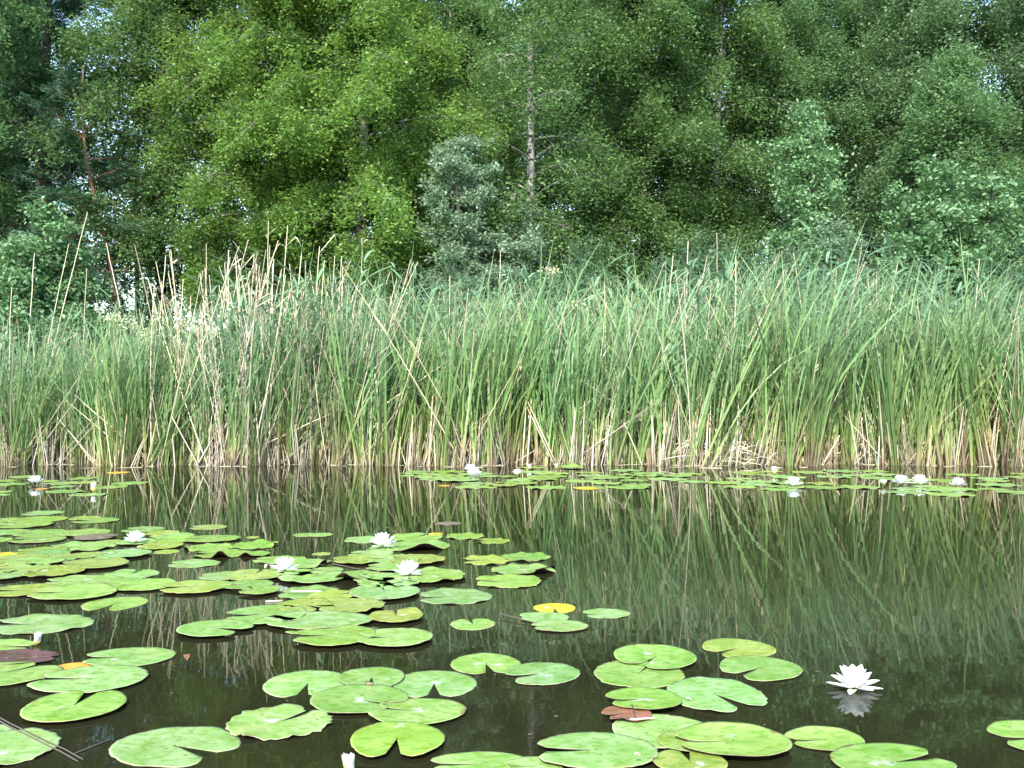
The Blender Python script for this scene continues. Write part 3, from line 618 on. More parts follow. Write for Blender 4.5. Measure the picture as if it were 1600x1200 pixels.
# meadowsweet with cream flower heads
def meadowsweet(px, py, Y, lab, seed, r=.10):
    rng = np.random.default_rng(seed); p = at_depth(px, py, Y); t = empty('meadowsweet', (p.x, Y, 0)); tag(t, lab, 'meadowsweet', 'cream flower heads among the reeds')
    g = Geo(); tube(g, [(0, 0, 0), (.02, 0, p.z * .5), (0, 0, p.z)], [.006, .005, .003], 4); link('stem', g.mesh('stem', [M['stem']]), t)
    P = rng.normal(0, 1, (160, 3)) * np.array([r, r, r * .55]) + np.array([0, 0, p.z]); link('blossoms', leaf_mesh('blossoms', P, rng, .028, M['cream'], .9), t)
meadowsweet(178, 497, 13.4, 'cream flower head on the reeds left of the bright gap', 1, .09); meadowsweet(208, 508, 13.4, 'largest cream flower head, beneath the bright gap', 2, .12); meadowsweet(228, 525, 13.2, 'lowest cream flower head below the bright gap', 3, .09)
meadowsweet(859, 424, 14.2, 'cream flower head right of the willow', 4, .07); meadowsweet(900, 478, 13.6, 'cream flower head among the blades behind the three lilies', 5, .07); meadowsweet(1155, 482, 13.8, 'cream flower head right of the pale straight cane', 6, .06); meadowsweet(1370, 478, 13.7, 'cream flower head in front of the broad shrub', 7, .06)

# ------------------------------------------------------------------ lily pads
TINT = {'g': (.195, .290, .064), 'l': (.222, .318, .090), 'y': (.245, .285, .060), 'Y': (.62, .42, .03), 'o': (.66, .30, .03), 'p': (.110, .045, .050), 'b': (.19, .13, .085), 'r': (.25, .100, .05)}
PADS = []        # (centre, rx, ry, z) of those already laid
pr = np.random.default_rng(90)

def pad_mesh(rx, ry, notch, nw, wave, flap, curl, rng):
    """heart-cut round leaf: rings of quads, a slit from the rim to the stalk, top and underside"""
    na, rings = 56, [0, .16, .34, .52, .70, .84, .94, 1.0]
    ph = rng.uniform(0, 6.28, 6); top, AT, RT = [], [], []
    half = nw
    for q in rings:
        hw = half * (1.0 if q > .25 else 1.0)
        for j in range(na + 1):
            u = j / na; a = notch + hw + (2 * math.pi - 2 * hw) * u
            e = min(u, 1 - u)                                    # 0 at the slit
            lob = 1.0 - .20 * math.exp(-(e / .022) ** 2) + .05 * math.exp(-((e - .06) / .05) ** 2)
            sc_ = 1 + .022 * math.sin(2 * a + ph[0]) + .018 * math.sin(3 * a + ph[1]) + wave * .055 * math.sin(17 * a + ph[2]) * abs(math.sin(2 * a + ph[3])) + wave * .03 * math.sin(29 * a + ph[5])
            r = q * lob * (sc_ if q > .5 else 1)
            r0 = .02 if q == 0 else 0
            x, y = (r + r0) * rx * math.cos(a), (r + r0) * ry * math.sin(a)
            z = .0008 + rx * (.016 * q ** 3 * math.sin(2 * a + ph[4]) * (.4 + wave) + .05 * wave * q ** 4 * math.sin(7 * a + ph[3]) - .03 * (1 - q) ** 2 + curl * q ** 6)
            for fa, fw, fh in flap:
                dd = (a - math.radians(fa) + math.pi) % (2 * math.pi) - math.pi
                z += rx * fh * math.exp(-(dd / fw) ** 2) * q ** 2.5
            top.append((x, y, max(z, .0005))); AT.append(a); RT.append(q)
    nt = len(top); m = na + 1; th = .0016
    bot = [(x * .995, y * .995, z - th) for x, y, z in top]
    F, FM = [], []
    for i in range(len(rings) - 1):
        for j in range(na):
            a, b, c, d = i * m + j, (i + 1) * m + j, (i + 1) * m + j + 1, i * m + j + 1
            F.append((a, b, c, d)); FM.append(0); F.append((a + nt, d + nt, c + nt, b + nt)); FM.append(1)
    L = (len(rings) - 1) * m
    for j in range(na): F.append((L + j, L + j + nt, L + j + 1 + nt, L + j + 1)); FM.append(1)
    for i in range(len(rings) - 1):
        a, b = i * m, (i + 1) * m; F.append((a, a + nt, b + nt, b)); FM.append(1)
        a, b = i * m + na, (i + 1) * m + na; F.append((a, b, b + nt, a + nt)); FM.append(1)
    AT = np.array(AT); RT = np.array(RT)
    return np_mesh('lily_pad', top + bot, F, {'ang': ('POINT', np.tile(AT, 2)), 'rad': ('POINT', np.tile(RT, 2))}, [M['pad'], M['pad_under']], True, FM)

def lay_pad(x0, x1, y0, y1, notch, label, col='g', wave=.25, flap=(), curl=0., nw=None, z=None, tilt=0., stem=None, group='water lily pads', ratio=None):
    pa, pb = ground(0, y0, 0), ground(0, y1, 0)
    ya, yb = pa.y, pb.y
    depth = (ya + yb) / 2; cx = ((x0 + x1) / 2 - 800) / FPX * depth; rx = (x1 - x0) / 2 / FPX * depth
    ry = min(max((ya - yb) / 2, rx * .72), rx * 1.18); cy = yb + ry
    if ratio: ry = rx * ratio
    if z is None:
        z = .0004
        for (qx, qy, qrx, qry, qz) in PADS:
            if ((cx - qx) / (rx + qrx)) ** 2 + ((cy - qy) / (ry + qry)) ** 2 < .93: z = max(z, min(qz + .0022, .0115))
        PADS.append((cx, cy, rx, ry, z))
    seed = int(x0 * 7 + y1 * 13) % 99991; rng = np.random.default_rng(abs(seed) + 1)
    if nw is None: nw = rng.uniform(.05, .16)
    o = link('lily_pad', pad_mesh(rx, ry, math.radians(notch), nw, wave, flap, curl, rng), None, (cx, cy, z)); o.rotation_euler = (math.radians(tilt), 0, 0)
    t = TINT[col]; j = rng.uniform(.88, 1.12); o.color = (t[0] * j * rng.uniform(.92, 1.08), t[1] * j, t[2] * j * rng.uniform(.7, 1.4), 1)
    tag(o, label, 'lily pad', group)
    if stem:
        e = ground(*stem, -.07); s = np.linspace(0, 1, 6)
        P = np.stack([s * (e.x - cx), s * (e.y - cy), -.012 - z - .05 * s], 1); g = Geo(); tube(g, P, np.full(6, .0042), 5)
        link('stem', g.mesh('stem', [M['stem']]), o)
    return o
P_ = lay_pad
# -- under the bank by the first lily (thin strips)
for i, (x0, x1, yc, c, lab) in enumerate([(20, 68, 744.5, 'g', 'thin pad behind the lily at the end of the bank'), (-12, 30, 751, 'g', 'thin pad cut by the frame behind the lily at the end of the bank'), (66, 100, 751, 'g', 'small thin pad touching the lily at the end of the bank'), (112, 158, 747, 'g', 'farthest thin pad behind the narrow lily bud'), (76, 125, 755, 'g', 'thin pad between the end lily and the narrow bud'),
        (110, 155, 754, 'y', 'yellowish thin pad just behind the narrow lily bud'), (178, 231, 755, 'g', 'outermost thin pad right of the narrow lily bud'), (150, 200, 761, 'g', 'thin pad touching the right side of the narrow lily bud'), (-15, 44, 757, 'g', 'thin pad in front of the end lily, cut by the frame'), (84, 120, 760, 'g', 'thin pad beside the small orange leaf tip'),
        (73, 135, 768, 'g', 'long thin pad in front of the small orange leaf tip'), (113, 168, 773, 'g', 'nearest thin pad below the narrow lily bud'), (-10, 26, 768, 'g', 'small thin pad cut by the frame in front of the end lily'), (-12, 20, 773, 'l', 'pale pad tip cut by the frame in front of the end lily')]):
    P_(x0, x1, yc - 2.6, yc + 2.6, 180 if i % 2 else 20, lab, c, .4, group='pads by the far bank')
P_(173, 208, 735.5, 740, 0, 'orange floating leaf at the waterline under the bright gap', 'o', .2); P_(63, 82, 760.5, 765, 0, 'small orange leaf tip beside the end lily', 'o', .2)
# -- back of the raft
P_(42, 100, 797, 805.5, 190, 'lone thin pad farthest back in the large raft', 'l'); P_(-12, 43, 806, 817, 150, 'pad cut by the frame second from the back of the raft'); P_(20, 104, 807, 818, 190, 'long pad right behind the frame-cut pads at the back of the raft'); P_(-6, 80, 815, 826.5, 200, 'pad overlapping its neighbour on the back edge of the raft')
P_(112, 160, 805, 813, 180, 'yellowish pad peeping behind a green one, apart at the raft back', 'y'); P_(118, 186, 808.5, 818.5, 190, 'green pad covering a yellowish one, apart at the raft back', nw=.2)
P_(-15, 50, 825, 837, 170, 'pad cut by the frame behind a two-tone row of the raft'); P_(27, 105, 827.5, 839, 200, 'slim pad in the row behind the first gap of the raft'); P_(-25, 28, 835, 849, 160, 'bright pad cut by the frame beside the first gap of the raft', 'l'); P_(20, 102, 837.5, 850, 190, 'bright green pad on the near side of the slim-pad row')
P_(96, 172, 828, 840, 185, 'pad with its end over the brown pad'); P_(125, 187, 833, 846, 0, 'brown faded pad in the large raft', 'b'); P_(150, 190, 843.5, 850, 0, 'thin yellowish pad tip in front of the brown pad', 'y')
# -- round the first raft lily
P_(195, 257, 822.5, 832, 180, 'pad directly behind the raft lily nearest the brown pad'); P_(228, 281, 828, 837, 180, 'olive pad right behind the raft lily nearest the brown pad', 'y'); P_(240, 303, 833, 842, 170, 'bright pad second right of the raft lily nearest the brown pad', 'l'); P_(242, 310, 839, 849, 190, 'pale pad tucked between two bright ones right of the raft lily', 'l')
P_(288, 375, 837.5, 849, 185, 'long smooth pad leading right from the raft lily nearest the brown pad'); P_(300, 355, 819, 828, 185, 'solitary oval pad behind the long smooth one', 'y'); P_(386, 408, 837.5, 841.5, 0, 'tiny olive pad alone in the reed reflections', 'y')
P_(186, 245, 843, 853, 190, 'pad under the reflection of the raft lily nearest the brown pad', 'l'); P_(220, 287, 848, 860, 180, 'green-yellow pad in front of that lily with dry rim', 'y', .4); P_(243, 282, 858, 866, 190, 'small yellow pad tip hanging off the green-yellow pad', 'y')
P_(296, 368, 846, 862, 180, 'ragged pad with a turned-down corner left of the wavy pad', wave=.9, flap=[(215, .25, .12)]); P_(364, 436, 844, 859, 0, 'wavy pad with raised pointed tip', wave=.8, flap=[(0, .3, .15), (90, .5, .08)])
P_(306, 388, 859, 873, 190, 'pad with a small dark arch under its near edge', wave=.6, flap=[(285, .25, .26)]); P_(379, 425, 860, 871, 200, 'small pad with a raised arch beside the arched one', flap=[(250, .35, .26)], wave=.5); P_(267, 344, 874, 887.5, 185, 'separate oval pad with white wet centre in open water', 'l')
# -- thick of the raft
P_(82, 179, 847, 863, 200, 'large wavy pad in front of the brown pad', wave=.8); P_(26, 106, 856, 869, 190, 'dry-rimmed pad left of the large wavy one', 'y', .5); P_(35, 110, 860, 874, 200, 'pad half under the dry-rimmed one'); P_(-14, 30, 862, 873, 180, 'yellow pad cut by the frame', 'Y', .3)
P_(78, 112, 867, 874, 180, 'small brownish pad wedged in the thick of the raft', 'y'); P_(112, 165, 863, 876, 200, 'ruffled pad between two larger ones', 'y', .7); P_(155, 237, 858.5, 876, 180, 'rounded pad at the open side of the thick of the raft', 'l'); P_(-10, 78, 866, 885, 190, 'broad olive pad by the yellow frame-cut pad', 'y')
P_(15, 100, 873, 888, 170, 'pale green pad overlapped by the broad olive pad', 'l'); P_(95, 128, 868, 880, 90, 'small folded pad in the thick of the raft', wave=.6); P_(-15, 20, 880, 890, 180, 'little reddish-rimmed pad end cut by the frame', 'y'); P_(100, 201, 875, 892, 195, 'long smooth olive pad reaching toward the open water', 'y')
P_(0, 78, 884, 899, 200, 'striped olive pad in front of the pale green one', 'y'); P_(46, 133, 886, 905, 200, 'dry-edged yellow and green pad with a gap on its left', 'y', .6); P_(-20, 44, 895, 909, 180, 'smooth frame-cut pad in front of the striped olive pad', 'l')
P_(165, 248, 889.5, 906, 90, 'cut pad with its slit pointing back toward the lily', 'l', .4, nw=.14); P_(76, 190, 899, 918, 190, 'large pad with long white wet sheen', 'l', .3); P_(150, 225, 904, 920, 180, 'pad squeezed between two with white sheen', 'g'); P_(189, 278, 902.5, 926, 185, 'round pad with the brightest white sheen', 'l')
P_(-8, 92, 914, 934, 190, 'yellow-mottled pad at the near edge of the raft', 'y'); P_(53, 183, 916, 941, 190, 'largest smooth pad on the near edge of the raft', 'l'); P_(254, 362, 909, 930.5, 195, 'yellowish pad with narrow open slit beside the brightest sheen', 'y', .4, nw=.15)
P_(314, 385, 897, 911, 185, 'pad behind the split pad left of the bright lily', 'l'); P_(356, 444, 892, 911, 90, 'yellowish split pad left of the bright lily', 'y', .35, nw=.07); P_(349, 428, 910, 925, 190, 'ribbed pad in front of the split pad'); P_(378, 440, 916, 933, 190, 'round pad with water drops in front of the ribbed one')
P_(135, 229, 932, 955, 270, 'heart-shaped pad alone in front of the raft', 'l', .15, nw=.2)
# -- middle raft
P_(397, 480, 869, 881, 180, 'pad behind the lily beside the split pad', 'l', .4); P_(440, 518, 873, 889, 0, 'pad with a hooked down right corner behind that lily', wave=.6, flap=[(330, .3, .22)]); P_(428, 500, 893, 908, 190, 'pad in front of the lily beside the split pad', 'l')
P_(461, 500, 829, 839, 190, 'lighter half of a twin pad in the reed reflections', 'l'); P_(485, 524, 829, 839.5, 190, 'greener half of a twin pad in the reed reflections'); P_(489, 518, 862.5, 868.5, 0, 'small dull pad between the twin pad and the hooked one', 'y', .5); P_(680, 722, 815.5, 820.5, 0, 'faint dull pad strip floating out beyond the middle raft', 'b')
P_(541, 608, 834, 849, 180, 'pad on which the hindmost lily of the middle raft rests', 'l', .4); P_(610, 692, 832, 846, 60, 'fluted pad with an orange tip right of the hindmost lily', wave=.6); P_(670, 694, 832, 837, 0, 'small orange-yellow pad tip by the fluted pad', 'Y')
P_(600, 704, 842, 863, 200, 'wavy pad raised over a long dark hollow', wave=.6, flap=[(290, .35, .26)]); P_(576, 625, 852, 864, 180, 'pad holding the reflection of the hindmost lily', 'l'); P_(545, 615, 862, 872, 180, 'pad in the water gap below the hindmost lily', 'l', .5)
P_(696, 757, 832, 843, 180, 'two-lobed scalloped pad right of the fluted pad', wave=.9); P_(744, 797, 838, 850, 180, 'outer yellowish scalloped pad of the middle raft', 'y', .9)
P_(522, 597, 869, 884, 190, 'yellow-green pad with a stick along its near edge', 'y', .4); P_(576, 660, 870, 884, 180, 'pad tucked behind the lily of the scalloped pad', 'l', .5); P_(612, 695, 867, 885, 180, 'curled-edge olive pad behind the lily of the scalloped pad', 'y', .6); P_(575, 640, 879, 896, 180, 'pad left of the lily of the scalloped pad')
P_(487, 538, 888, 900, 180, 'little oval pad between two lilies of the middle raft'); P_(440, 540, 896, 915, 170, 'broad pad with a short slit in the middle raft', 'l', .4); P_(525, 595, 890, 910, 0, 'pad arched high over a dark gap', wave=.5, flap=[(250, .4, .28)]); P_(555, 640, 896, 917, 170, 'pad between the arched pad and the heart pad', 'l', .4)
P_(615, 729, 892, 914, 190, 'scalloped pad with a lily lying on its back edge', 'l', .9); P_(560, 655, 906, 922, 180, 'pad just behind the deep heart-slit pad', 'l'); P_(548, 658, 911, 941, 105, 'deep heart-slit pad in the middle raft', 'l', .2, nw=.06)
P_(722, 800, 867, 883, 190, 'scalloped olive pad apart on the right, nearer half', 'y', .9); P_(786, 859, 863, 878, 190, 'scalloped pad apart on the right, farther half', wave=1.0); P_(768, 869, 882, 900, 0, 'crinkled pad lifted over a dark hollow, apart on the right', wave=.9, flap=[(300, .3, .24), (0, .4, .12)]); P_(743, 846, 898, 920, 185, 'oval pad with scalloped rim, nearest of the four apart on the right', wave=.7)
P_(439, 532, 914, 937, 185, 'pad with a pale straw lying across it', wave=.6); P_(483, 554, 926, 943, 30, 'pad half under the one carrying a straw', 'y'); P_(653, 769, 920, 945, 190, 'pad with pointed left lobe and frilled rim, open water on its right', 'l', .5, nw=.12)
# -- near part of the middle raft
P_(432, 522, 940, 960, 320, 'mottled yellow pad with a white fleck', 'y', .4); P_(495, 601, 939, 962, 200, 'ragged yellow pad with brown spots', 'y', .8); P_(352, 481, 950, 980, 195, 'smooth bright pad overlapping the mottled yellow pad', 'l', .3)
P_(445, 560, 975, 993, 190, 'pad mostly hidden under the long bright pad', 'l'); P_(415, 583, 960, 988, 190, 'long bright pad in front of the ragged yellow pad', 'l', .2); P_(577, 663, 957, 977, 100, 'pad with yellow streaks and an upturned edge', 'y', .3, nw=.10, flap=[(60, .4, .12)])
P_(280, 391, 973, 1000, 340, 'pad with open slit facing right, apart in dark water', 'l', .15, nw=.16); P_(459, 588, 982, 1014, 190, 'pad with a slit, left one of the joined pair', 'l', .25, nw=.09); P_(560, 676, 986, 1016, 185, 'smooth pad, right one of the joined pair', 'l', .25)
P_(704, 774, 963.5, 985, 100, 'small heart-shaped pad alone in the reflections', 'l', .2, nw=.13)
P_(834, 899, 942, 958.5, 270, 'bright yellow pad with orange rim', 'Y', .15, nw=.14); P_(812, 889, 957, 975, 180, 'pad just in front of the bright yellow one', 'l', .4); P_(830, 919, 971, 989, 190, 'oval pad covering the near side of the one by the yellow pad', 'l', .2); P_(912, 983, 951, 967, 190, 'lone pad out to the right of the yellow one', 'l', .3)
# -- foreground
P_(-10, 145, 960, 992, 182, 'frame-cut pad with long white slit, bud beneath its near edge', 'l', .5, nw=.10); P_(-60, 55, 999, 1023, 0, 'half pad cut by the frame behind the purple one', 'l', .2)
P_(80, 164, 1032, 1058, 10, 'orange decaying pad pinned under two green ones', 'o', .3, ratio=.9); P_(-40, 91, 1018, 1042, 5, 'purple-red pad with a yellow stalk spot', 'p', .2, nw=.09, curl=.03)
P_(262, 304, 1013, 1036, 200, 'reddish pad edge standing out of the water', 'r', .1, z=-.004, flap=[(30, .8, .25)], group=None); P_(137, 272, 1012, 1044, 190, 'pad with white slit line touching the red upturned edge', 'l', .15, nw=.08)
P_(-90, 90, 1037, 1077, 60, 'pad cut by the frame in front of the purple one', 'l', .15, nw=.06); P_(60, 228, 1043, 1088, 180, 'large oval pad over the orange decaying one', 'l', .15, nw=.08); P_(43, 196, 1083, 1134, 92, 'heart pad with slit toward the far bank', 'l', .12, nw=.17)
P_(-80, 17, 1132, 1160, 0, 'corner of a pad behind the crossing stalks', 'l', .1); P_(-60, 93, 1136, 1204, 190, 'frame-cut pad with torn lower rim on crossing stalks', 'l', .5, nw=.08); P_(179, 372, 1135, 1200, 328, 'largest foreground pad with wide slit on its right', 'l', .2, nw=.17)
P_(705, 814, 1018, 1055, 280, 'heart pad above its own brown stem', 'g', .15, nw=.16, stem=(742, 1100)); P_(791, 905, 1036, 1072, 205, 'pad right of the heart pad with long stem running left', 'l', .25, nw=.12, stem=(690, 1101))
P_(417, 549, 1045, 1091, 275, 'heart pad with white glare, stem seen through its slit', 'l', .15, nw=.16, stem=(472, 1115)); P_(614, 744, 1046, 1091, 275, 'heart pad with white star-shaped glare', 'l', .15, nw=.17); P_(530, 634, 1045, 1077, 275, 'pad with the frog in its slit', 'g', .1, nw=.17, curl=.03)
P_(485, 636, 1074, 1119, 330, 'pad in front of the frog', 'g', .15, nw=.07, curl=.03); P_(579, 728, 1095, 1137, 165, 'pad overlapping the one in front of the frog', 'g', .12, nw=.06); P_(357, 516, 1105, 1158, 52, 'scalloped pad split toward the upper right', 'l', .9, nw=.14, stem=(470, 1080))
P_(548, 694, 1133, 1191, 272, 'heart pad right of the white bud, brown stem in its slit', 'g', .12, nw=.19, stem=(616, 1215)); P_(674, 832, 1181, 1215, 185, 'pad cut by the lower frame right of the heart pad', 'l', .1); P_(790, 880, 1184, 1215, 180, 'pad tip at the lower frame below the two-lobed pad', 'l', .1)
P_(926, 1068, 1031, 1076, 60, 'pad lying beneath a raised one', 'l', .3, nw=.06); P_(959, 1087, 1008, 1048, 235, 'raised pad standing over another on its stalk', 'l', .12, nw=.10, curl=.03)
P_(1098, 1207, 997, 1029, 215, 'farthest pad near the large lone lily, yellow lower lobe', 'y', .1, nw=.10, stem=(1055, 1048)); P_(1123, 1250, 1026, 1065, 220, 'pad nearest the large lone lily', 'l', .15, nw=.11, stem=(1150, 1078)); P_(1038, 1192, 1060, 1114, 298, 'water-spotted pad with a pink snail', 'l', .35, nw=.16, stem=(1140, 1135))
P_(880, 960, 1133, 1160, 90, 'sunken dark red pad', 'r', .1, z=-.005, group=None); P_(942, 1016, 1105, 1135, 200, 'folded red leaf under the slit pad', 'r', .5, z=.0105, flap=[(250, .5, .10)]); P_(949, 1063, 1083, 1119, 190, 'pad with slit propped over the red leaf', 'g', .1, nw=.09, curl=.03, z=.0135)
P_(955, 1114, 1119, 1174, 330, 'pad with a white glare ring round its slit', 'l', .2, nw=.08, z=.006); P_(1025, 1125, 1148, 1180, 0, 'pale pad squeezed between two larger ones', 'l', .1, z=.008); P_(1018, 1135, 1177, 1216, 90, 'mottled pad cut by the lower frame', 'y', .1, z=.0085)
P_(838, 1024, 1150, 1210, 182, 'two-lobed pad with a yellow snail, cut by the lower frame', 'l', .2, nw=.12, z=.0095); P_(1058, 1231, 1139, 1195, 184, 'glossy pad with a long dark wet streak', 'g', .1, nw=.03, z=.0115, curl=.04)
P_(1228, 1348, 1137, 1176, 188, 'pad with slit below the large lone lily', 'l', .1, nw=.08, curl=.03); P_(1297, 1485, 1165, 1225, 20, 'broad pad cut by the lower frame below the large lone lily', 'g', .12, curl=.02); P_(1548, 1690, 1125, 1183, 185, 'split pad cut by the right-hand frame edge', 'l', .1, nw=.12, curl=.02)

# -- the pads along the far bank, seen almost edge-on
def far_band(n, poly, marks, where, seed):
    rng = np.random.default_rng(seed); done = 0; tries = 0; spots = []
    while done < n and tries < 6000:
        tries += 1; px = rng.uniform(poly[0][0], poly[-1][0]); lo = np.interp(px, [p[0] for p in poly], [p[1] for p in poly]); hi = np.interp(px, [p[0] for p in poly], [p[2] for p in poly])
        py = rng.uniform(lo, hi); c = ground(px, py); r = rng.uniform(.13, .21)
        if any(math.hypot(c.x - q[0], (c.y - q[1]) * 1.0) < (r + q[2]) * .74 for q in spots): continue
        spots.append((c.x, c.y, r)); done += 1
        w = r / c.y * FPX; dy = FPX * CAM_H * r / c.y ** 2
        m = min(marks, key=lambda q: abs(q[0] - px)); rel = 'right of' if px > m[0] + 14 else 'left of' if px < m[0] - 14 else 'behind' if py < m[1] else 'in front of'
        row = 'farthest' if (py - lo) < (hi - lo) * .33 else 'nearest' if (py - lo) > (hi - lo) * .66 else 'middle'
        yel = rng.uniform() < .03
        P_(px - w, px + w, py - dy, py + dy, rng.uniform(0, 360), f"thin {'yellowish' if yel else 'green'} pad {rel} {m[2]}, {row} row", 'y' if yel else ('l' if rng.uniform() < .7 else 'g'), rng.uniform(.3, .9), group='pads by the far bank')
far_band(36, [(640, 739, 742), (680, 735, 752), (720, 732, 764), (860, 730, 765), (980, 734, 765), (1000, 738, 758)], [(738, 735, 'the double lily'), (808, 738, 'the small bank lily'), (870, 728, 'the farthest lily bud'), (940, 745, 'the raised leaf')], 'bank pads', 91)
far_band(46, [(1010, 740, 745), (1060, 741, 752), (1110, 737, 756), (1180, 736, 766), (1300, 733, 766), (1340, 733, 772), (1600, 738, 774)], [(1060, 745, 'the straw heap'), (1210, 735, 'the squarish bud'), (1240, 750, 'the mirrored lily'), (1380, 753, 'the half-open lily'), (1407, 750, 'the left twin lily'), (1437, 750, 'the right twin lily'), (1497, 753, 'the last lily')], 'long bank band', 92)
P_(895, 935, 760.5, 765.5, 0, 'bright yellow thin pad on the near edge of the bank pads', 'Y', .2)
P_(685, 706, 757, 760, 0, 'small rusty orange leaf at the near edge of the bank pads', 'o', .2)
P_(872, 912, 727.5, 733, 200, 'raised green leaf standing up among the bank pads', 'g', .6, flap=[(80, .6, .22)], z=.012)

# ------------------------------------------------------------------ white water lilies
def petal(g, L, w, elev, az, cup, rng, z0=.012, r0=.008, thick=.0008, curve=.35):
    s = np.linspace(0, 1, 8); u = np.linspace(-1, 1, 5)
    e = elev + curve * (s - .3)                                   # petals curve inward toward the tip
    ds = L / 7; rr_ = r0 + np.concatenate([[0], np.cumsum(np.cos(e[1:]) * ds)]); zz = z0 + np.concatenate([[0], np.cumsum(np.sin(e[1:]) * ds)])
    W = w * np.sin(np.clip(.14 + .80 * s ** .85, 0, 1) * math.pi) ** .75; W[-1] = w * .10
    ca, sa = math.cos(az), math.sin(az); V = []
    for i in range(8):
        for k_ in u:
            lat = k_ * W[i] / 2; lift = cup * W[i] * (k_ ** 2) * .5
            nr, nz = -math.sin(e[i]), math.cos(e[i])
            r = rr_[i] + nr * lift; z = zz[i] + nz * lift
            V.append((r * ca - lat * sa, r * sa + lat * ca, z))
    F = [(i * 5 + j, i * 5 + j + 1, (i + 1) * 5 + j + 1, (i + 1) * 5 + j) for i in range(7) for j in range(4)]
    g.add(V, F, np.repeat(s, 5))

def make_lily(name, loc, seed, openness=1.0, size=1.0, rz=0.):
    """openness 1 = fully open, 0.3 = half closed"""
    rng = np.random.default_rng(seed); t = empty(name, loc, rz); g = Geo(); k_ = openness
    for (m, L, w, el, off) in [(5, .064, .030, 10, 0), (8, .061, .033, 38, .45), (8, .060, .033, 60, .15), (6, .054, .028, 76, .6)]:
        for i in range(m):
            a = off + i * 2 * math.pi / m + rng.normal(0, .09); e = 90 - (90 - el) * (k_ * .85 + .15) + rng.normal(0, 4.5)
            petal(g, L * size * rng.uniform(.92, 1.06), w * size * rng.uniform(.9, 1.1), math.radians(e), a, .55, rng, .012 * size, .008 * size)
    link('petals', g.mesh('petals', [M['petal']]), t)
    g = Geo()
    for i in range(4):
        e = 90 - (90 - 3) * (k_ * .9 + .1) + rng.normal(0, 4); petal(g, .066 * size, .022 * size, math.radians(e), .7 + i * math.pi / 2 + rng.normal(0, .1), .5, rng, .007 * size, .010 * size, curve=.15)
    link('sepals', g.mesh('sepals', [M['petal'] if openness > .8 else M['sepal']]), t)
    g = Geo()
    for i in range(38):
        a = i * 2.4; r = .016 * math.sqrt(i / 38) * size; h = (.020 + .010 * rng.uniform()) * size
        tube(g, [(r * .7 * math.cos(a), r * .7 * math.sin(a), .012 * size), (r * 1.2 * math.cos(a), r * 1.2 * math.sin(a), .012 * size + h * .6), (r * .9 * math.cos(a), r * .9 * math.sin(a), .012 * size + h)], [.0016 * size, .0016 * size, .0008 * size], 4)
    link('stamens', g.mesh('stamens', [M['stamen']]), t)
    return t

def put_lily(px, py, width, label, seed=0, openness=1.0, z=.004, group='white water lilies'):
    z -= .007; c = ground(px, py, z); size = width / FPX * c.y / .135
    t = make_lily('water_lily', (c.x, c.y, z), 500 + seed, openness, size, seed * 1.7); tag(t, label, 'water lily', group); return t
put_lily(1335, 1080, 76, 'largest white lily, alone on dark open water', 3)
put_lily(598, 856, 46, 'open white lily farthest back in the middle raft of pads', 1, 1, .014); put_lily(638, 900, 46, 'open white lily on the back edge of a scalloped pad', 2, 1, .014)
put_lily(444, 894, 46, 'open white lily between the split pad and the hooked-down pad', 4, 1, .014); put_lily(211, 849, 37, 'white lily nearest the brown pad in the large raft', 5, .85, .012)
FARL = [(55, 758, 27, .75, 'white lily at the very end of the bank, mirrored in the water'), (735, 738, 24, .8, 'farther flower of the double lily under the cattails'), (741, 745, 26, .85, 'nearer flower of the double lily under the cattails'), (808, 744, 19, .6, 'small white lily before the cattails between the double lily and the buds'),
        (1241, 760, 28, .9, 'white lily with a clear reflection beside the low bush'), (1380, 759, 18, .35, 'half-open lily left of the twin lilies'), (1408, 757, 28, .95, 'left one of the twin white lilies by the bank'), (1437, 757, 28, .95, 'right one of the twin white lilies by the bank'), (1497, 760, 25, .9, 'last white lily toward the right end of the bank')]
for i, (px, py, w, op, lab) in enumerate(FARL): put_lily(px, py, w * 1.05, lab, 10 + i, op, .012)
def put_bud(px, py, h, label, seed, tilt=0., op=.02):
    c = ground(px, py, .0); size = h / FPX * c.y / .078
    t = make_lily('water_lily_bud', (c.x, c.y, .0), 700 + seed, op, size, seed); t.rotation_euler = (tilt * .4, tilt, seed); tag(t, label, 'lily bud', 'white lily buds')
put_bud(146, 769, 16, 'narrow white bud standing among the thin pads by the end lily', 1); put_bud(828, 734, 9, 'small white bud just behind the small lily', 2, .1, .15); put_bud(870, 733, 9, 'farthest white bud, left of the raised green leaf', 3, .1, .15); put_bud(1210, 742, 14, 'square-looking white bud left of the mirrored lily', 4, 0, .2)
put_bud(546, 1213, 36, 'white bud with green sepal left of the near heart pad', 5, .15, .06); put_bud(57, 1008, 22, 'greenish-white bud beneath the frame-cut pad', 6, .3); put_bud(414, 889, 8, 'small whitish bud just left of the lily by the split pad', 7, .2)

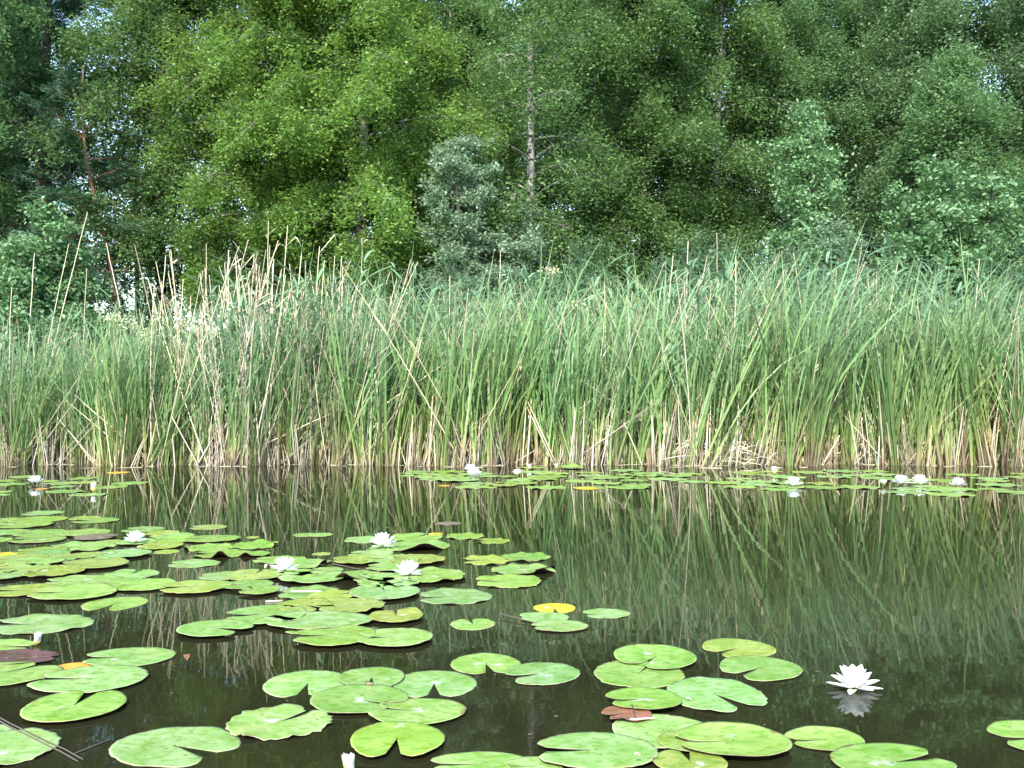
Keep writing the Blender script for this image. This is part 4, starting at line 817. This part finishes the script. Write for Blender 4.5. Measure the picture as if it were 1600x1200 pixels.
# ------------------------------------------------------------------ floating sticks, frog, snails
def stick(p0, p1, z0, z1, r, mat, name, label, cat):
    line_thing(name, ground(*p0, z0), ground(*p1, z1), r, r * .7, mat, label, cat, None, 0, 5, 7, 0, abs(int(p0[0])))
stick((781, 959), (836, 973), .012, .008, .0026, M['twig'], 'dry_stalk', 'dry pinkish stalk pointing at the pad by the yellow one', 'stalk'); stick((455, 923.5), (502, 924), .016, .016, .0042, M['pale_straw'], 'dry_straw', 'pale straw lying across a pad', 'straw')
stick((415, 940), (441, 938.5), .003, .003, .004, M['pale_straw'], 'dry_straw', 'short straw floating left of the mottled yellow pad', 'straw'); stick((520, 881), (576, 892), .012, .012, .003, M['twig'], 'dry_stalk', 'brownish stalk along the near edge of the yellow-green pad', 'stalk')
stick((-30, 1108), (130, 1187), .006, .004, .0022, M['twig'], 'dry_stalk', 'upper one of two crossing stalks under the torn frame-cut pad', 'stalk'); stick((-30, 1113), (122, 1190), .003, .003, .0024, M['twig'], 'dry_stalk', 'lower one of two crossing stalks under the torn frame-cut pad', 'stalk')
stick((117, 1177), (172, 1155), .003, .003, .0018, M['twig'], 'thin_twig', 'thin twig rising off the crossing stalks', 'twig'); stick((984, 1124), (1022, 1122), .014, .014, .0028, M['pale_straw'], 'thin_twig', 'white twig on the folded red leaf', 'twig'); stick((987, 1100), (993, 1121), .022, .014, .0016, M['dark_bark'], 'thin_twig', 'dark thin twig bent over the slit pad', 'twig')
for (p0, p1, lab) in [((180, 1008), (345, 968), 'long brown stem running under the pad in dark water'), ((945, 1122), (780, 1205), 'rust-coloured sunken stem running from the red leaf to the lower frame'), ((0, 952), (60, 940), 'brown stem under the near edge of the large raft'), ((250, 1040), (420, 1012), 'faint sunken stem in the dark water before the joined pair'), ((985, 1078), (960, 1096), 'short brown stem between the raised pad and the slit pad'), ((700, 1170), (726, 1180), 'faint stem by the near heart pad'), ((680, 980), (560, 995), 'faint stem left of the small heart-shaped pad')]:
    a, b_ = ground(*p0, -.03), ground(*p1, -.035); line_thing('sunken_stem', a, b_, .0042, .0035, M['stem'], lab, 'stem', 'stems under water', 0, 5, 6)
def blob(g, c, r, rot=0., seg=10, rings=7):
    V = [(c[0] + r[0] * math.cos(a) * math.sin(p), c[1] + r[1] * math.sin(a) * math.sin(p), c[2] + r[2] * math.cos(p)) for p in np.linspace(.05, math.pi - .05, rings) for a in np.arange(seg) * 2 * math.pi / seg]
    g.add(V, [(i * seg + j, (i + 1) * seg + j, (i + 1) * seg + (j + 1) % seg, i * seg + (j + 1) % seg) for i in range(rings - 1) for j in range(seg)])
c = ground(577, 1071, .006)
def frog_body():
    import bmesh
    bm = bmesh.new()      # half-sunk frog facing left: body, head, folded hind legs, fore legs as one grown surface
    pts = [(.020, 0, .002, .011), (.008, 0, .007, .0125), (-.004, 0, .010, .0115), (-.014, 0, .010, .0075), (-.020, 0, .009, .004), (.016, .014, .002, .006), (.000, .019, .000, .0045), (.018, .022, -.003, .003), (.016, -.014, .002, .006), (.000, -.019, .000, .0045), (.018, -.022, -.003, .003), (-.006, .012, .002, .0035), (-.012, .015, -.004, .0025), (-.006, -.012, .002, .0035), (-.012, -.015, -.004, .0025)]
    vs = [bm.verts.new(p[:3]) for p in pts]
    for a, b_ in [(0, 1), (1, 2), (2, 3), (3, 4), (0, 5), (5, 6), (6, 7), (0, 8), (8, 9), (9, 10), (2, 11), (11, 12), (2, 13), (13, 14)]: bm.edges.new((vs[a], vs[b_]))
    me = bpy.data.meshes.new('body'); bm.to_mesh(me); bm.free(); o = link('body', me)
    mo = o.modifiers.new('skin', 'SKIN'); 
    for v_, p in zip(me.skin_vertices[0].data, pts): v_.radius = (p[3], p[3] * .9)
    me.skin_vertices[0].data[0].use_root = True
    o.modifiers.new('smooth', 'SUBSURF').render_levels = 2; me.materials.append(M['frog']); return o
t = empty('frog', c, .25); tag(t, 'small dark frog with a pale stripe in the slit of a pad', 'frog'); t.scale = (.62, .62, .62); fb = frog_body(); fb.parent = t
g = Geo(); blob(g, (-.011, .006, .0185), (.0036, .0034, .0034)); link('eye', g.mesh('eye', [M['frog']]), t); g = Geo(); blob(g, (-.011, -.006, .0185), (.0036, .0034, .0034)); link('eye', g.mesh('eye', [M['frog']]), t)
for s_ in (-1, 1):
    g = Geo(); tube(g, [(-.017, s_ * .0062, .0105), (-.005, s_ * .0112, .0130), (.010, s_ * .0115, .0105), (.022, s_ * .008, .006)], [.0010, .0016, .0016, .0008], 5); link('stripe', g.mesh('stripe', [M['frog_stripe']]), t)
def snail(px, py, z, lab, s_):
    q = ground(px, py, z); g = Geo(); a = np.linspace(0, 4.2 * math.pi, 44); r = .0105 * s_ * np.exp(-a * .16)
    tube(g, np.stack([r * np.cos(a), r * np.sin(a) * .8, .004 * s_ + .0075 * s_ * (1 - np.exp(-a * .16))], 1), .0058 * s_ * np.exp(-a * .13), 7); o = link('pond_snail', g.mesh('pond_snail', [M['snail']]), None, q); tag(o, lab, 'snail')
snail(1075, 1093, .008, 'pinkish snail on the water-spotted pad', .55); snail(995, 1180, .030, 'yellow-brown snail on the two-lobed pad', .5)

# bits afloat: straw at the reed foot, specks on open water
rl = np.random.default_rng(88); g = Geo()
for _ in range(170):
    x = rl.uniform(-8.5, 9); y = float(FRONT(x)) - abs(rl.normal(0, .22)) + .1; a = rl.normal(0, .7); L = rl.uniform(.04, .28); q = np.linspace(-.5, .5, 3)
    tube(g, np.stack([x + q * L * math.cos(a), y + q * L * math.sin(a), np.full(3, .002)], 1), np.full(3, rl.uniform(.002, .005)), 3)
o = link('floating_straw', g.mesh('floating_straw', [M['straw']], False)); o.data.attributes.new('rnd', 'FLOAT', 'POINT'); tag(o, 'loose straw afloat along the foot of the reeds', 'straw', None, 'stuff')
P = np.stack([rl.uniform(-5, 6, 900), rl.uniform(1.9, 11.8, 900) , np.full(900, .0015)], 1); V, F = [], []
for i, p in enumerate(P):
    r = rl.uniform(.0012, .0042); a0 = rl.uniform(0, 6)
    V += [p + np.array([r * math.cos(a0 + t) * (1 + .5 * (j % 2)), r * math.sin(a0 + t), 0]) for j, t in enumerate((0, 1.57, 3.14, 4.71))]; F.append((4 * i, 4 * i + 1, 4 * i + 2, 4 * i + 3))
o = link('floating_specks', np_mesh('floating_specks', np.array(V), F, None, [M['straw']])); tag(o, 'tiny specks of pollen and seed fluff on the water', 'specks', None, 'stuff')
